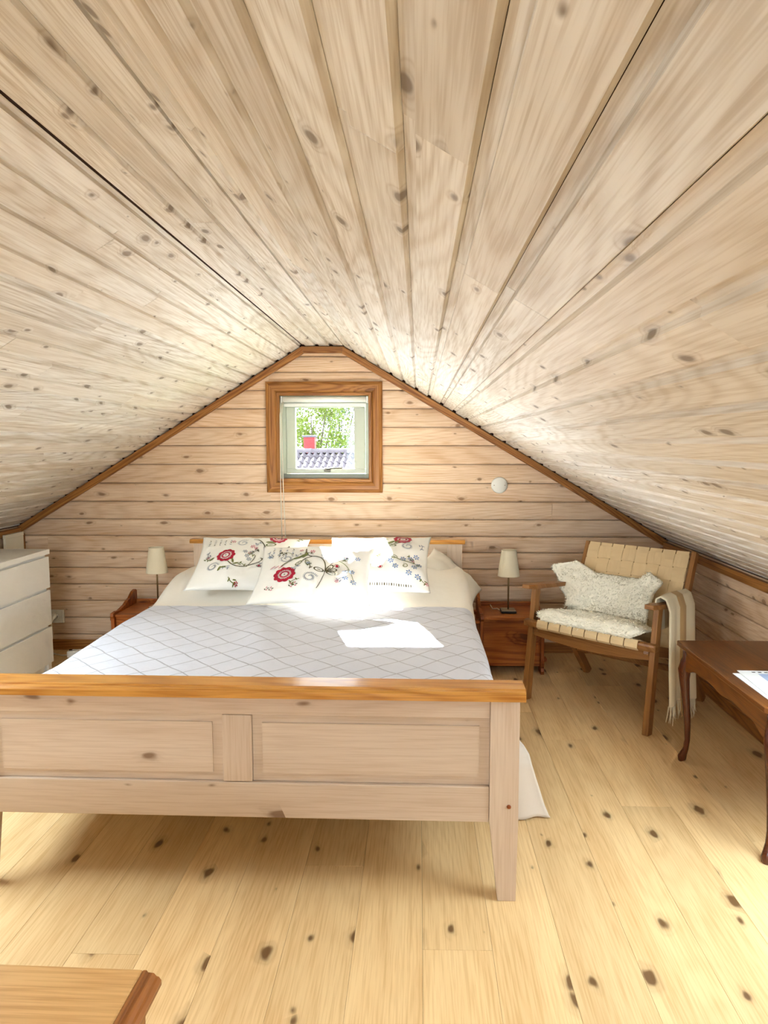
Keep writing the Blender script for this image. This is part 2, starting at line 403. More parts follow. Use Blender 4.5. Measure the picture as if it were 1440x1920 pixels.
def ceiling_plane(p0, p1, s0, per, ydir):
    a = Vector((p0[0], 0, p0[1])); b = Vector((p1[0], 0, p1[1])); Ls = (b - a).length; u = (b - a).normalized()
    v = Vector((0, ydir, 0)); n = u.cross(v)
    s = s0
    while s < Ls - .004:
        lo, hi = max(s, 0.0), min(s + per, Ls)
        if hi - lo > .012:
            y = YR + .002 - rng.uniform(0, 2.5)
            while y < W - .002:
                ln = rng.uniform(1.9, 3.9); y0 = max(y, YR + .002); y1 = min(y + ln, W - .002)
                xa, xb = (a + u * lo).x, (a + u * hi).x
                cuts = [(y0, y1)]
                for hx0, hx1, hy0, hy1 in HOLES:
                    if max(xa, xb) > hx0 and min(xa, xb) < hx1: cuts = [(y0, min(y1, hy0)), (max(y0, hy1), y1)]
                for y0, y1 in cuts:
                    if y1 - y0 < .03: continue
                    g = max(.0, .018 - (lo - s))
                    V, F = board_mesh(hi - lo, y1 - y0, g=max(g, .002))
                    o = mesh('ceiling_board', V, F, M['ceil'], ceil)
                    c = a + u * ((lo + hi) / 2) + Vector((0, (y0 + y1) / 2, 0)) + n * rng.uniform(-.0012, .0)
                    o.matrix_local = Matrix(((u.x, v.x, n.x, c.x), (u.y, v.y, n.y, c.y), (u.z, v.z, n.z, c.z), (0, 0, 0, 1)))
                y += ln
        s += per
ceiling_plane((RL, ZR), (XL, ZL), -.006, .0905, 1)
ceiling_plane((RR, ZR), (XR, ZRT), .061 - .0925, .0925, -1)
ceiling_plane((RL, ZR), (RR, ZR), 0, (RR - RL) / 3, -1)

# walls: backing + bulged timber-panel boards
def wall_poly(name, y0, y1, hole=None):
    """gable slab; hole = (x0,x1,z0,z1)"""
    out = [(XL - .03, -.05), (XR + .03, -.05), (XR + .03, roof_z(XR) + .03), (RR, ZR + .03), (RL, ZR + .03), (XL - .03, roof_z(XL) + .03)]
    if not hole:
        o = prism(name, out, 'y', y0, y1, M['gap']); return tag(o, kind='structure')
    x0, x1, z0, z1 = hole
    def top(x): return roof_z(max(XL, min(XR, x))) + .03
    bm = bmesh.new()
    polys = [[(XL - .03, -.05), (x0, -.05), (x0, top(x0)), (RL, ZR + .03) if x0 > RL else None, (XL - .03, top(XL))],
             [(x1, -.05), (XR + .03, -.05), (XR + .03, top(XR)), (RR, ZR + .03) if x1 < RR else None, (x1, top(x1))],
             [(x0, -.05), (x1, -.05), (x1, z0), (x0, z0)],
             [(x0, z1), (x1, z1), (x1, top(x1))] + ([(RR, ZR + .03)] if x1 > RR else []) + ([(RL, ZR + .03)] if x0 < RL else []) + [(x0, top(x0))]]
    for p in polys:
        p = [q for q in p if q]
        A = [bm.verts.new((a, y0, b)) for a, b in p]; B = [bm.verts.new((a, y1, b)) for a, b in p]; n = len(p)
        bm.faces.new(A); bm.faces.new(B[::-1])
        for i in range(n): bm.faces.new((A[i], A[(i + 1) % n], B[(i + 1) % n], B[i]))
    return tag(bm_obj(name, bm, M['gap']), kind='structure')
CW = .088                                            # casing width round the window
wb = wall_poly('wall_back', W + .012, W + .16, (WX0 - .012, WX1 + .012, WZ0 - .012, WZ1 + .012))
zl = [0, .098, .211, .325, .436, .545, .652, .757, .866, .981, 1.100, 1.221, 1.341, 1.458, 1.576, 1.692, 1.805, 1.902, 1.966]
NB = 6
def bulge_profile(z0, z1, dep=.011):
    out = []
    for k in range(NB + 1):
        t = k / NB; t = .5 - .5 * cos(pi * t); b = (1 - abs(2 * t - 1) ** 6)
        out.append((z0 + .0016 + (z1 - z0 - .0032) * t, b * dep))
    return out
def wall_board(name, parent, z0, z1, fa, fb, face, out, mat, axis='x'):
    """board between curves fa(z)..fb(z); face = wall plane coordinate, out = direction into the room"""
    pr = bulge_profile(z0, z1)
    zc = (z0 + z1) / 2; ac = (fa(zc) + fb(zc)) / 2
    V = []
    for z, d in pr:
        for a in (fa(z), fb(z)):
            V.append((a - ac, out * (d + .001), z - zc))
    for z, d in (pr[-1], pr[0]):
        for a in (fa(z), fb(z)): V.append((a - ac, -out * .011, z - zc))
    n = NB + 1
    F = [(2 * i, 2 * i + 1, 2 * i + 3, 2 * i + 2) for i in range(n + 1)]
    F.append((2 * n + 2, 2 * n + 3, 1, 0))
    F.append(tuple(2 * i for i in range(n + 2))); F.append(tuple(2 * i + 1 for i in range(n + 2)))
    if axis == 'y': V = [(b, a, c) for a, b, c in V]
    loc = (ac, face, zc) if axis == 'x' else (face, ac, zc)
    return mesh(name, V, F, mat, parent, loc=loc)
rng = random.Random(5)
for k in range(len(zl) - 1):
    z0, z1 = zl[k], zl[k + 1]
    L_ = lambda z: roof_x(z, -1) + .004
    R_ = lambda z: roof_x(z, 1) - .004
    if z1 < WZ0 - .06 or z0 > WZ1 + .06:
        xm = rng.uniform(-1.6, 1.0)
        if k == 6: xm = -2.42
        if k % 2 == 0:
            wall_board('wall_board', wb, z0, z1, L_, lambda z: xm - .0006, W, -1, M['wall'])
            wall_board('wall_board', wb, z0, z1, lambda z: xm + .0006, R_, W, -1, M['wall'])
        else: wall_board('wall_board', wb, z0, z1, L_, R_, W, -1, M['wall'])
    else:
        a, b = WX0 - .07, WX1 + .07
        wall_board('wall_board', wb, z0, z1, L_, lambda z: a, W, -1, M['wall'])
        wall_board('wall_board', wb, z0, z1, lambda z: b, R_, W, -1, M['wall'])
        if z1 > WZ1 + .03: wall_board('wall_board', wb, max(z0, WZ1 + .03), z1, lambda z: a, lambda z: b, W, -1, M['wall'])
        if z0 < WZ0 - .03: wall_board('wall_board', wb, z0, min(z1, WZ0 - .03), lambda z: a, lambda z: b, W, -1, M['wall'])
# knee walls
def knee(name, x, out, ztop):
    o = box(name, x - .06 if out > 0 else x + .012, x - .012 if out > 0 else x + .06, YR - .05, W + .05, -.05, ztop + .02, M['gap'], bevel=0)
    tag(o, kind='structure')
    zs = [0, .10, .20, .305, .41, .515, .62, ztop - .004]
    r = random.Random(9)
    for k in range(len(zs) - 1):
        ym = r.uniform(.3, 2.6)
        for a, b in ((YR, ym - .0006), (ym + .0006, W - .004)):
            wall_board('wall_board', o, zs[k], zs[k + 1], lambda z, a=a: a, lambda z, b=b: b, x, out, M['wally'], 'y')
    for ch in o.children: ch.location = Vector(ch.location) - o.location
    return o
knee('wall_left', XL, 1, ZL); knee('wall_right', XR, -1, ZRT)
# rear gable behind the camera
wr = wall_poly('wall_rear', YR - .16, YR - .012, (-1.2, .1, .70, 1.70))
for k in range(len(zl) - 1):
    z0, z1 = zl[k], zl[k + 1]
    L_ = lambda z: roof_x(z, -1) + .004
    R_ = lambda z: roof_x(z, 1) - .004
    if z1 <= .70 or z0 >= 1.70: wall_board('wall_board', wr, z0, z1, L_, R_, YR, 1, M['wall'])
    else:
        wall_board('wall_board', wr, z0, z1, L_, lambda z: -1.2, YR, 1, M['wall'])
        wall_board('wall_board', wr, z0, z1, lambda z: .1, R_, YR, 1, M['wall'])
w2 = empty('unseen_window_4', (-.55, YR - .10, .70)); tag(w2, kind='structure')  # unseen rear window, added for the light it gives
for a, b, c, d in ((-.65, .65, 0, .05), (-.65, .65, .95, 1.0), (-.65, -.60, .05, .95), (.60, .65, .05, .95)):
    box('window_frame', a, b, -.03, .03, c, d, M['paint'], w2, bevel=.003)
box('pane', -.60, .60, -.024, -.020, .05, .95, M['glass'], w2, bevel=0)
# unseen roof windows added to light the room, one in each slope
for nm, (hx0, hx1, hy0, hy1) in zip(('unseen_window_2', 'unseen_window_3'), HOLES):
    hu = (Vector((XR - RR, 0, ZRT - ZR)) if hx0 > 0 else Vector((RL - XL, 0, ZR - ZL))).normalized(); hn = Vector((-hu.z, 0, hu.x))
    hc = Vector(((hx0 + hx1) / 2, (hy0 + hy1) / 2, roof_z((hx0 + hx1) / 2)))
    w3 = bpy.data.objects.new(nm, None); C.objects.link(w3); tag(w3, kind='structure')
    w3.matrix_world = Matrix(((hu.x, 0, hn.x, hc.x), (hu.y, 1, hn.y, hc.y), (hu.z, 0, hn.z, hc.z), (0, 0, 0, 1)))
    ha, hb_ = (hx1 - hx0) / 2 / hu.x - .002, (hy1 - hy0) / 2 - .002
    for x0, x1, y0, y1 in ((-ha, -ha + .035, -hb_, hb_), (ha - .035, ha, -hb_, hb_), (-ha + .036, ha - .036, -hb_, -hb_ + .035), (-ha + .036, ha - .036, hb_ - .035, hb_)):
        box('window_frame', x0, x1, y0, y1, .0, .10, M['paint'], w3, bevel=.003)
    box('pane', -ha + .036, ha - .036, -hb_ + .036, hb_ - .036, .07, .076, M['glass'], w3, bevel=0)
    box('sun_block_sheet', -ha + .036, ha - .036, -hb_ + .036, hb_ - .036, .050, .053, M['linen'], w3, bevel=0)  # opaque sheet added above the fill lamp to keep the sun out

# trims along the gable
def bar(name, p, q, w, d, mat, y_front, n=None, kind='structure', m0=0, m1=0):
    """moulding on the back wall from p to q (x,z), width w hanging below the line, y from y_front to wall. m0, m1: mitre offsets at ends"""
    p = Vector((p[0], 0, p[1])); q = Vector((q[0], 0, q[1])); u = (q - p).normalized(); L_ = (q - p).length
    dn = Vector((u.z, 0, -u.x))
    if dn.z > 0: dn = -dn
    V = []
    for yy in (-d, -d * .75, 0.0):
        for a, c in ((0, 0), (L_, 0), (L_ - m1, w), (m0, w)):
            inset = .003 if yy == -d else 0
            aa = a + (inset if a < L_ / 2 else -inset) * 0
            cc = min(max(c, inset), w - inset)
            V.append((aa - L_ / 2, yy, -cc))
    F = [(0, 1, 2, 3), (8, 11, 10, 9)]
    for r in (0, 4):
        for i in range(4): F.append((r + i, r + (i + 1) % 4, r + 4 + (i + 1) % 4, r + 4 + i))
    o = mesh(name, V, F, mat)
    c = (p + q) / 2; zax = -dn
    o.matrix_world = Matrix(((u.x, 0, zax.x, c.x), (0, 1, 0, y_front), (u.z, 0, zax.z, c.z), (0, 0, 0, 1)))
    if kind: tag(o, kind=kind)
    return o
TW, TD = .043, .022
yf = W - .012
ml = TW * math.tan(radians(31.4) / 2)
eps = .0035
bar('trim_1', (XL + .002, ZL - eps), (RL, ZR - eps), TW, TD, M['trim'], yf, m0=0, m1=-ml + ml * 2)
bar('trim_2', (RL + .0005, ZR - eps), (RR - .0005, ZR - eps), TW, TD, M['trim'], yf, m0=ml, m1=ml)
bar('trim_3', (RR, ZR - eps), (XR - .002, ZRT - eps), TW, TD, M['trim'], yf, m0=ml, m1=0)
tag(box('trim_4', XL + .013, XL + .040, yf - .022, yf, 0.075, ZL - .05, M['trimz']), kind='structure')
tag(box('trim_5', XR - .045, XR - .013, yf - .026, yf, 0.075, ZRT - .05, M['trimz']), kind='structure')
tag(box('trim_6', XR - .036, XR - .012, YR + .01, yf - .03, ZRT - .052, ZRT - .008, M['trimy'], bevel=.004), kind='structure')
tag(box('trim_7', XL + .012, XL + .034, YR + .01, yf - .03, ZL - .052, ZL - .008, M['trimy'], bevel=.004), kind='structure')
def skirting(name, x0, x1, y0, y1, mat):
    tag(box(name, x0, x1, y0, y1, .0, .068, mat, bevel=.006), kind='structure')
skirting('baseboard_back', XL + .04, XR - .05, yf - .018, yf, M['trim'])
skirting('baseboard_right', XR - .032, XR - .012, YR + .01, yf - .03, M['trimy'])
skirting('baseboard_left', XL + .012, XL + .030, YR + .01, yf - .03, M['trimy'])

# ------------------------------------------------------------------ window in the back gable
win = empty('window_1', ((WX0 + WX1) / 2, W, WZ0)); tag(win, kind='structure')
ox, oz = (WX0 + WX1) / 2, WZ0
hw, hh = (WX1 - WX0) / 2, WZ1 - WZ0
# mitred casing with moulded profile (u from inner edge outwards, d = how far proud)
cprof = [(0, .0), (0, .018), (.006, .024), (.018, .024), (.022, .020), (.030, .027), (.045, .031), (.066, .031), (.078, .026), (CW, .020), (CW, 0)]
def casing(name, side, mat):
    V = []; n = len(cprof)
    for e in (-1, 1):
        for u, d in cprof:
            yy = -d - .011
            if side == 't': V.append((e * (hw + u), yy, hh + u))
            elif side == 'b': V.append((e * (hw + u), yy, -u))
            elif side == 'l': V.append((-hw - u, yy, -u if e < 0 else hh + u))
            else: V.append((hw + u, yy, -u if e < 0 else hh + u))
    F = [tuple(range(n)), tuple(range(n, 2 * n))[::-1]] + [(i, (i + 1) % n, n + (i + 1) % n, n + i) for i in range(n)]
    return mesh(name, V, F, mat, win)
for s_, m_ in (('t', 'trim'), ('b', 'trim'), ('l', 'trimz'), ('r', 'trimz')): casing('casing', s_, M[m_])
# reveal boards
box('reveal', -hw - .012, -hw, -.015, .15, -.012, hh + .012, M['paint'], win, bevel=.001)
box('reveal', hw, hw + .012, -.015, .15, -.012, hh + .012, M['paint'], win, bevel=.001)
box('reveal', -hw, hw, -.015, .15, hh, hh + .012, M['paint'], win, bevel=.001)
box('window_sill', -hw, hw, -.015, .15, -.012, 0.0, M['trim'], win, bevel=.001)
# fixed frame + sash
fy0, fy1 = .055, .115
for a, b, c, d in ((-hw + .001, hw - .001, 0.001, .028), (-hw + .001, hw - .001, hh - .03, hh - .001), (-hw + .001, -hw + .026, .028, hh - .03), (hw - .026, hw - .001, .028, hh - .03)):
    box('window_frame', a, b, fy0, fy1, c, d, M['paint'], win, bevel=.003)
gx0, gx1, gz0, gz1 = -.796 - ox, -.416 - ox, 1.192 - oz, 1.585 - oz
sx0, sx1, sz0, sz1 = -hw + .028, hw - .028, .032, hh - .032
for a, b, c, d in ((sx0, sx1, sz0, gz0), (sx0, sx1, gz1, sz1), (sx0, gx0, gz0, gz1), (gx1, sx1, gz0, gz1)):
    box('sash', a, b, fy0 - .012, fy0 + .040, c, d, M['paint'], win, bevel=.004)
box('pane', gx0, gx1, fy0 + .016, fy0 + .022, gz0, gz1, M['glass'], win, bevel=0)
h = empty('window_handle', (0.01, fy0 - .012, sz0 + .022), parent=win)
box('handle_base', -.022, .022, -.014, 0, -.012, .014, M['handle'], h, bevel=.003)
tube('handle_lever', [(0.0, -.020, .006), (.03, -.028, .012), (.10, -.030, .013)], [.006, .005, .005], M['handle'], h)
box('gasket', sx0 + .004, sx1 - .004, fy0 - .0135, fy0 - .0125, sz0 - .002, sz0 + .004, M['brass'], win, bevel=0)

# roller blind, rolled up
rb = empty('roller_blind', (ox, W, WZ1 - .021)); tag(rb, 'white rolled-up roller blind with pull cord at the top of the gable window', 'roller blind')
tube('roller', [(-hw + .017, .006, .0), (hw - .017, .006, .0)], .0195, M['plastic'], rb, seg=22)
for s_ in (-1, 1): box('bracket', s_ * (hw - .009) - .006, s_ * (hw - .009) + .006, -.012, .03, -.022, .019, M['plastic'], rb, bevel=.003)
box('bottom_bar', -hw + .019, hw - .019, .018, .026, -.046, -.024, M['plastic'], rb, bevel=.002)
tube('pull_cord', [(-hw + .014, -.001, -.005), (-hw + .006, -.050, -.10), (-hw + .004, -.054, -.55), (-hw + .006, -.050, -.915)], .0028, M['cable'], rb, seg=6)
tube('pull_cord', [(-hw + .020, .004, -.005), (-hw + .016, -.050, -.10), (-hw + .020, -.054, -.55), (-hw + .030, -.050, -.915)], .0028, M['cable'], rb, seg=6)

# round cover plate on the back wall
v_ = lathe('vent_cover', [(.0, .0), (.052, .0), (.052, .006), (.046, .012), (.0, .013)], M['plastic'], cap=False)
v_.location = (.515, W - .0115, 1.09); v_.rotation_euler = (radians(90), 0, 0)
tag(v_, 'round white cover plate on the board wall right of the window', 'cover plate')
for s_ in (-1, 1):
    lathe('screw', [(0, 0), (.003, 0), (.003, .002), (0, .0022)], M['brass'], v_, seg=10, loc=(s_ * .034, 0, .0125), cap=False)

# ------------------------------------------------------------------ bed
bed = empty('bed', (-.537, 2.03, 0)); tag(bed, 'white stained wooden double bed with honey pine caps on head and footboard', 'bed')
BX0, BX1 = -.833, .833                                # half width in bed coordinates
def bedframe():
    ft = empty('footboard', (0, 0, 0), radians(-.9), bed)
    pw = .085
    for s_ in (-1, 1):
        o_, i_ = s_ * BX1, s_ * (BX1 - pw)
        ob, ib = s_ * (BX1 - .004), s_ * (BX1 - .058)
        pts = [(o_, .618), (o_, .24), (ob, 0), (ib, 0), (i_ + s_ * .004, .22), (i_, .25), (i_, .618)]
        prism('post', pts, 'y', -.018, .030, M['bedz'], ft, bevel=.002)
        lathe('screw_plug', [(0, 0), (.0065, 0), (.0065, .002), (0, .0025)], M['chest'], ft, seg=12, loc=(s_ * (BX1 - .028), -.018, .295), cap=False).rotation_euler = (radians(90), 0, 0)
    a = BX1 - pw - .0008
    box('top_rail', -a, a, -.012, .014, .560, .618, M['bedw'], ft)
    box('bottom_rail', -a, a, -.014, .016, .243, .352, M['bedw'], ft, bevel=.003)
    box('mullion', -.044, .044, -.0135, .012, .354, .559, M['bedz'], ft, bevel=.003)
    for s_ in (-1, 1):
        x0, x1 = (-a, -.045) if s_ < 0 else (.045, a)
        # fielded panel: flat field with a sunk margin
        bm = bmesh.new(); bm_box(bm, x0, x1, -.002, .010, .353, .560)
        bm_box(bm, x0 + .030, x1 - .030, -.007, -.001, .353 + .026, .560 - .026)
        bm_obj('panel', bm, M['bedw'], ft)
    pr = [(-.044, .621), (-.044, .640), (-.038, .648), (-.030, .650), (-.028, .655), (.050, .655), (.054, .650), (.054, .621)]
    prism('cap', pr, 'x', -BX1 - .014, BX1 + .014, M['cap'], ft, bevel=.0015)
    hd = empty('headboard', (-.0155, 2.225, 0), 0, bed)
    hx = .816
    for s_ in (-1, 1):
        box('post', min(s_ * hx, s_ * (hx - .088)), max(s_ * hx, s_ * (hx - .088)), -.010, .030, 0, .752, M['bedz'], hd)
    box('top_rail', -hx + .089, hx - .089, -.006, .022, .685, .752, M['bedw'], hd)
    box('panel', -hx + .089, hx - .089, .002, .016, .35, .684, M['bedw'], hd)
    box('bottom_rail', -hx + .089, hx - .089, -.006, .022, .24, .349, M['bedw'], hd)
    pr = [(-.030, .753), (-.034, .766), (-.026, .778), (.030, .778), (.036, .766), (.034, .753)]
    prism('cap', pr, 'x', -hx - .016, hx + .016, M['cap'], hd, bevel=.0015)
    for s_ in (-1, 1):
        box('side_rail', min(s_ * .775, s_ * .800), max(s_ * .775, s_ * .800), .034, 2.212, .23, .36, M['bedw'], bed)
    for k in range(9): box('slat', -.772, .772, .2 + k * .22, .27 + k * .22, .275, .295, M['bedw'], bed, bevel=.002)
bedframe()
for fe in [c for c in bed.children if c.name.startswith(('footboard', 'headboard'))]: pass
mt = box('mattress', -1.30, .225, 2.09, 4.235, .30, .535, M['mattress'], bevel=.04, seg=3); tag(mt, 'white mattress under the diamond bedspread on the bed frame', 'mattress')
# bedspread
BL, BR_ = -1.345, .262
def spread_h(x, y):
    z = .560 + .012 * noise.noise(Vector((x * 2.1, y * 1.7, 3.0))) + .006 * noise.noise(Vector((x * 6, y * 5, 9.0)))
    # long soft fold across the middle
    z += .014 * math.exp(-((x + .62 + .25 * (y - 2.7)) / .07) ** 2) * smooth01(2.3, 2.9, y) * (1 - smooth01(3.2, 3.5, y))
    # pillows under the cover at the head
    hb = smooth01(3.42, 3.86, y) * (1 - .25 * smooth01(4.02, 4.22, y))
    ex = 1 - smooth01(.60, .92, abs(x + .5415) / .80) * .45
    z += .155 * hb * ex
    return z
def spread_fn(u, v):
    y = 2.085 + v * (4.215 - 2.085)
    wd = BR_ - BL; dl = .30
    tot = wd + 2 * dl
    s = u * tot - dl                              # distance along the cross-section
    r = .05
    bulge = .03 * sin(y * 7.0) + .02 * sin(y * 17 + 1)
    if s < 0:
        x = BL; q = -s
    elif s > wd:
        x = BR_; q = s - wd
    else:
        x = BL + s; q = 0
    ztop = spread_h(min(max(x, BL + .01), BR_ - .01), y)
    e = min(x - BL, BR_ - x)
    if q == 0:
        z = ztop - max(0, (r - e)) ** 2 / (2 * r) * 1.0
        return Vector((x, y, z))
    sg = -1 if s < 0 else 1
    xx = x + sg * (.018 * min(1, q / .06) + .02 * q + .012 * q / dl * sin(y * 9 + sg))
    z = ztop - r / 2 - q * .97
    return Vector((xx, y, max(z, .03)))
sp = grid('bedspread', 150, 110, spread_fn, M['spread']); tag(sp, 'off-white bedspread woven with a diamond lattice, spread over the double bed', 'bedspread')
# corner of the bedspread that trails to the floor beside the foot post
def flap_fn(u, v):
    pr = [(2.70, .285, .33), (2.62, .258, .365), (2.55, .240, .395), (2.515, .222, .41), (2.495, .19, .418), (2.48, .12, .44), (2.462, .05, .462), (2.450, .005, .482)]
    t = v * 7; k = min(int(t), 6); f = t - k
    y, z, xr = [pr[k][q] * (1 - f) + pr[k + 1][q] * f for q in range(3)]
    x = .284 + (xr - .284) * u
    return Vector((x, y + .02 * u * v + .006 * sin(u * 8 + 1) * v, max(.005, z - .014 * sin(pi * u) * (1 - abs(2 * v - .8)) + .004 * sin(u * 11))))
fo = grid('trailing_corner', 16, 28, flap_fn, M['hem'], sp, thick=.004); fo['label'] = 'plain off-white trailing corner'

# pillows -----------------------------------------------------------------
EMB = {k: fabric('embroidery_' + k, c, 900, .1) for k, c in dict(red=srgb(168, 24, 46), pink=srgb(206, 120, 128), green=srgb(116, 118, 62), grey=srgb(150, 152, 158), blue=srgb(120, 138, 168), dark=srgb(92, 82, 52)).items()}
def pillow_surface(a, b, tk, seed, top=True):
    def f(u, v):
        x = a * u * (1 - .075 * (1 - v * v) ) ; y = b * v * (1 - .085 * (1 - u * u))
        hgt = max(0, (1 - abs(u) ** 2.6)) ** .62 * max(0, (1 - abs(v) ** 2.6)) ** .62
        w = noise.noise(Vector((u * 2.2 + seed, v * 1.8, seed))) * .012 + noise.noise(Vector((u * 6 + seed, v * 3, seed * 2))) * .0055 * (1 - .4 * hgt)
        z = (tk * hgt + w * min(1, hgt * 3)) if top else -tk * .75 * hgt
        return Vector((x, y, z))
    return f
def make_pillow(name, a, b, tk, seed, loc, rot, mat):
    o = empty(name, loc); o.rotation_euler = rot
    n = 44; ft = pillow_surface(a, b, tk, seed); fb = pillow_surface(a, b, tk, seed, False)
    V = []; F = []
    for f in (ft, fb):
        for j in range(n + 1):
            for i in range(n + 1): V.append(f(-1 + 2 * i / n, -1 + 2 * j / n))
    N1 = (n + 1) * (n + 1)
    for j in range(n):
        for i in range(n):
            q = j * (n + 1) + i
            F.append((q, q + 1, q + n + 2, q + n + 1)); F.append((N1 + q, N1 + q + n + 1, N1 + q + n + 2, N1 + q + 1))
    me = bpy.data.meshes.new('cover'); me.from_pydata([tuple(v) for v in V], [], F)
    bm = bmesh.new(); bm.from_mesh(me); bmesh.ops.remove_doubles(bm, verts=bm.verts, dist=.0004); bmesh.ops.recalc_face_normals(bm, faces=bm.faces); bm.to_mesh(me); bm.free()
    me.polygons.foreach_set('use_smooth', [True] * len(me.polygons))
    link('cover', me, mat, o)
    return o, ft
class Emb:
    """embroidery as thin stitched patches that follow the pillow's face; coordinates in metres on the face"""
    def __init__(s, a, b, ft):
        s.a, s.b, s.ft = a, b, ft; s.V = {}; s.F = {}
    def P(s, x, y, lift=.0022):
        u = max(-.985, min(.985, x / s.a)); v = max(-.985, min(.985, y / s.b))
        p = s.ft(u, v); e = .01
        n = (s.ft(u + e, v) - s.ft(u - e, v)).cross(s.ft(u, v + e) - s.ft(u, v - e)).normalized()
        return p + n * lift
    def add(s, col, pts, faces, lift=.0022):
        V = s.V.setdefault(col, []); F = s.F.setdefault(col, []); o = len(V)
        V += [s.P(x, y, lift) for x, y in pts]; F += [tuple(i + o for i in f) for f in faces]
    def ell(s, col, x, y, rx, ry, ang=0, n=10, lift=.0022):
        pts = [(x, y)] + [(x + cos(t) * rx * cos(ang) - sin(t) * ry * sin(ang), y + cos(t) * rx * sin(ang) + sin(t) * ry * cos(ang)) for t in [2 * pi * k / n for k in range(n)]]
        s.add(col, pts, [(0, 1 + k, 1 + (k + 1) % n) for k in range(n)], lift)
    def ring(s, col, x, y, r0, r1, n=36, lob=0, amp=0, lift=.0022):
        pts = []
        for k in range(n):
            t = 2 * pi * k / n; ro = r1 * (1 + amp * abs(cos(lob * t / 2))) if lob else r1
            ri = r0 * (1 + amp * .6 * abs(cos(lob * t / 2))) if lob else r0
            pts += [(x + ri * cos(t), y + ri * sin(t)), (x + ro * cos(t), y + ro * sin(t))]
        s.add(col, pts, [(2 * k, 2 * k + 1, (2 * k + 3) % (2 * n), (2 * k + 2) % (2 * n)) for k in range(n)], lift)
    def line(s, col, path, w=.0028, lift=.002):
        pts = []; n = len(path)
        for i in range(n):
            a = path[max(0, i - 1)]; b = path[min(n - 1, i + 1)]; dx, dy = b[0] - a[0], b[1] - a[1]; l = hypot(dx, dy) or 1
            pts += [(path[i][0] - dy / l * w, path[i][1] + dx / l * w), (path[i][0] + dy / l * w, path[i][1] - dx / l * w)]
        s.add(col, pts, [(2 * i, 2 * i + 1, 2 * i + 3, 2 * i + 2) for i in range(n - 1)], lift)
    def curve(s, col, p0, p1, p2, w=.0028, n=16):
        s.line(col, [tuple(q)[:2] for q in bez((*p0, 0), (*p1, 0), (*p2, 0), n)], w)
    def flower(s, x, y, r):
        s.ring('red', x, y, r * .62, r * .92, 60, 10, .14)
        s.ring('red', x, y, r * .30, r * .42, 30, 8, .18)
        s.ring('pink', x, y, r * .43, r * .50, 40)
        s.ell('dark', x, y, r * .08, r * .08)
        for k in range(20):
            t = 2 * pi * k / 20; s.ell('red', x + r * .60 * cos(t), y + r * .60 * sin(t), r * .07, r * .035, t, 6)
    def spiral(s, x, y, r, a0=0, col='grey', turns=1.4, d=1):
        pts = []
        for k in range(34):
            t = k / 33; a = a0 + d * 2 * pi * turns * t; q = r * (1 - .85 * t); pts.append((x + q * cos(a), y + q * sin(a)))
        s.line(col, pts, .0016)
        for k in range(0, 28, 1):
            px, py = pts[k]; a = atan2(py - y, px - x); s.ell(col, px + cos(a) * r * .16, py + sin(a) * r * .16, r * .15, r * .045, a + .5, 6)
    def leaf(s, x, y, l, ang, col='green', hollow=False):
        if hollow:
            s.ring(col, x, y, 0, 0, 1) if False else None
            n = 22; pts = []
            for k in range(n):
                t = 2 * pi * k / n
                for q in (.72, 1.0): 
                    ex, ey = cos(t) * l * .5 * q, sin(t) * l * .24 * q; pts.append((x + ex * cos(ang) - ey * sin(ang), y + ex * sin(ang) + ey * cos(ang)))
            s.add(col, pts, [(2 * k, 2 * k + 1, (2 * k + 3) % (2 * n), (2 * k + 2) % (2 * n)) for k in range(n)])
            s.ell(col, x, y, l * .2, l * .04, ang, 6)
        else: s.ell(col, x, y, l * .5, l * .17, ang, 12)
    def bloom(s, x, y, r, col='blue'):
        for k in range(6):
            t = 2 * pi * k / 6 + .3; s.ell(col, x + r * .62 * cos(t), y + r * .62 * sin(t), r * .36, r * .22, t, 8)
        s.ell('dark', x, y, r * .16, r * .16, 0, 6)
    def bud(s, x, y, r, ang=-pi / 2):
        s.ell('red', x, y, r * .7, r * .55, ang, 10); s.ring('dark', x, y, r * .8, r * 1.0, 16)
    def sprigs(s, n, seed, avoid):
        r = random.Random(seed); got = []
        while len(got) < n:
            x, y = r.uniform(-.86, .86) * s.a, r.uniform(-.8, .86) * s.b
            if any(hypot(x - q[0], y - q[1]) < q[2] for q in avoid) or any(hypot(x - q[0], y - q[1]) < .045 for q in got): continue
            got.append((x, y)); a = r.uniform(0, 6.28); l = r.uniform(.035, .055); c = r.choice(('green', 'dark', 'grey'))
            p2 = (x + l * cos(a + .5), y + l * sin(a + .5)); pm = (x + .6 * l * cos(a), y + .6 * l * sin(a))
            s.curve(c, (x, y), pm, p2, .0018, 8)
            for k, t in enumerate((.3, .6, .9)):
                px, py = x + (p2[0] - x) * t, y + (p2[1] - y) * t; sd = 1 if k % 2 else -1
                s.leaf(px + .009 * cos(a + sd * 1.4), py + .009 * sin(a + sd * 1.4), .020, a + sd * .9, c)
            if r.random() < .5: s.bloom(p2[0], p2[1], .011, r.choice(('blue', 'pink', 'red')))
    def done(s, o):
        V = []; F = []; mi = []; mats = []
        for k in s.V:
            b = len(V); V += s.V[k]; F += [tuple(i + b for i in f) for f in s.F[k]]; mi += [len(mats)] * len(s.F[k]); mats.append(EMB[k])
        e = mesh('embroidery', V, F, None, o, smooth=True, mats=mats, mi=mi, fix=False); e['label'] = 'red, green and grey flower embroidery'; e['kind'] = 'stuff'
def motif(E, sx, sy, mir=1, main=(-.42, -.25), extra=None):
    pass
A_, B_ = .288, .222
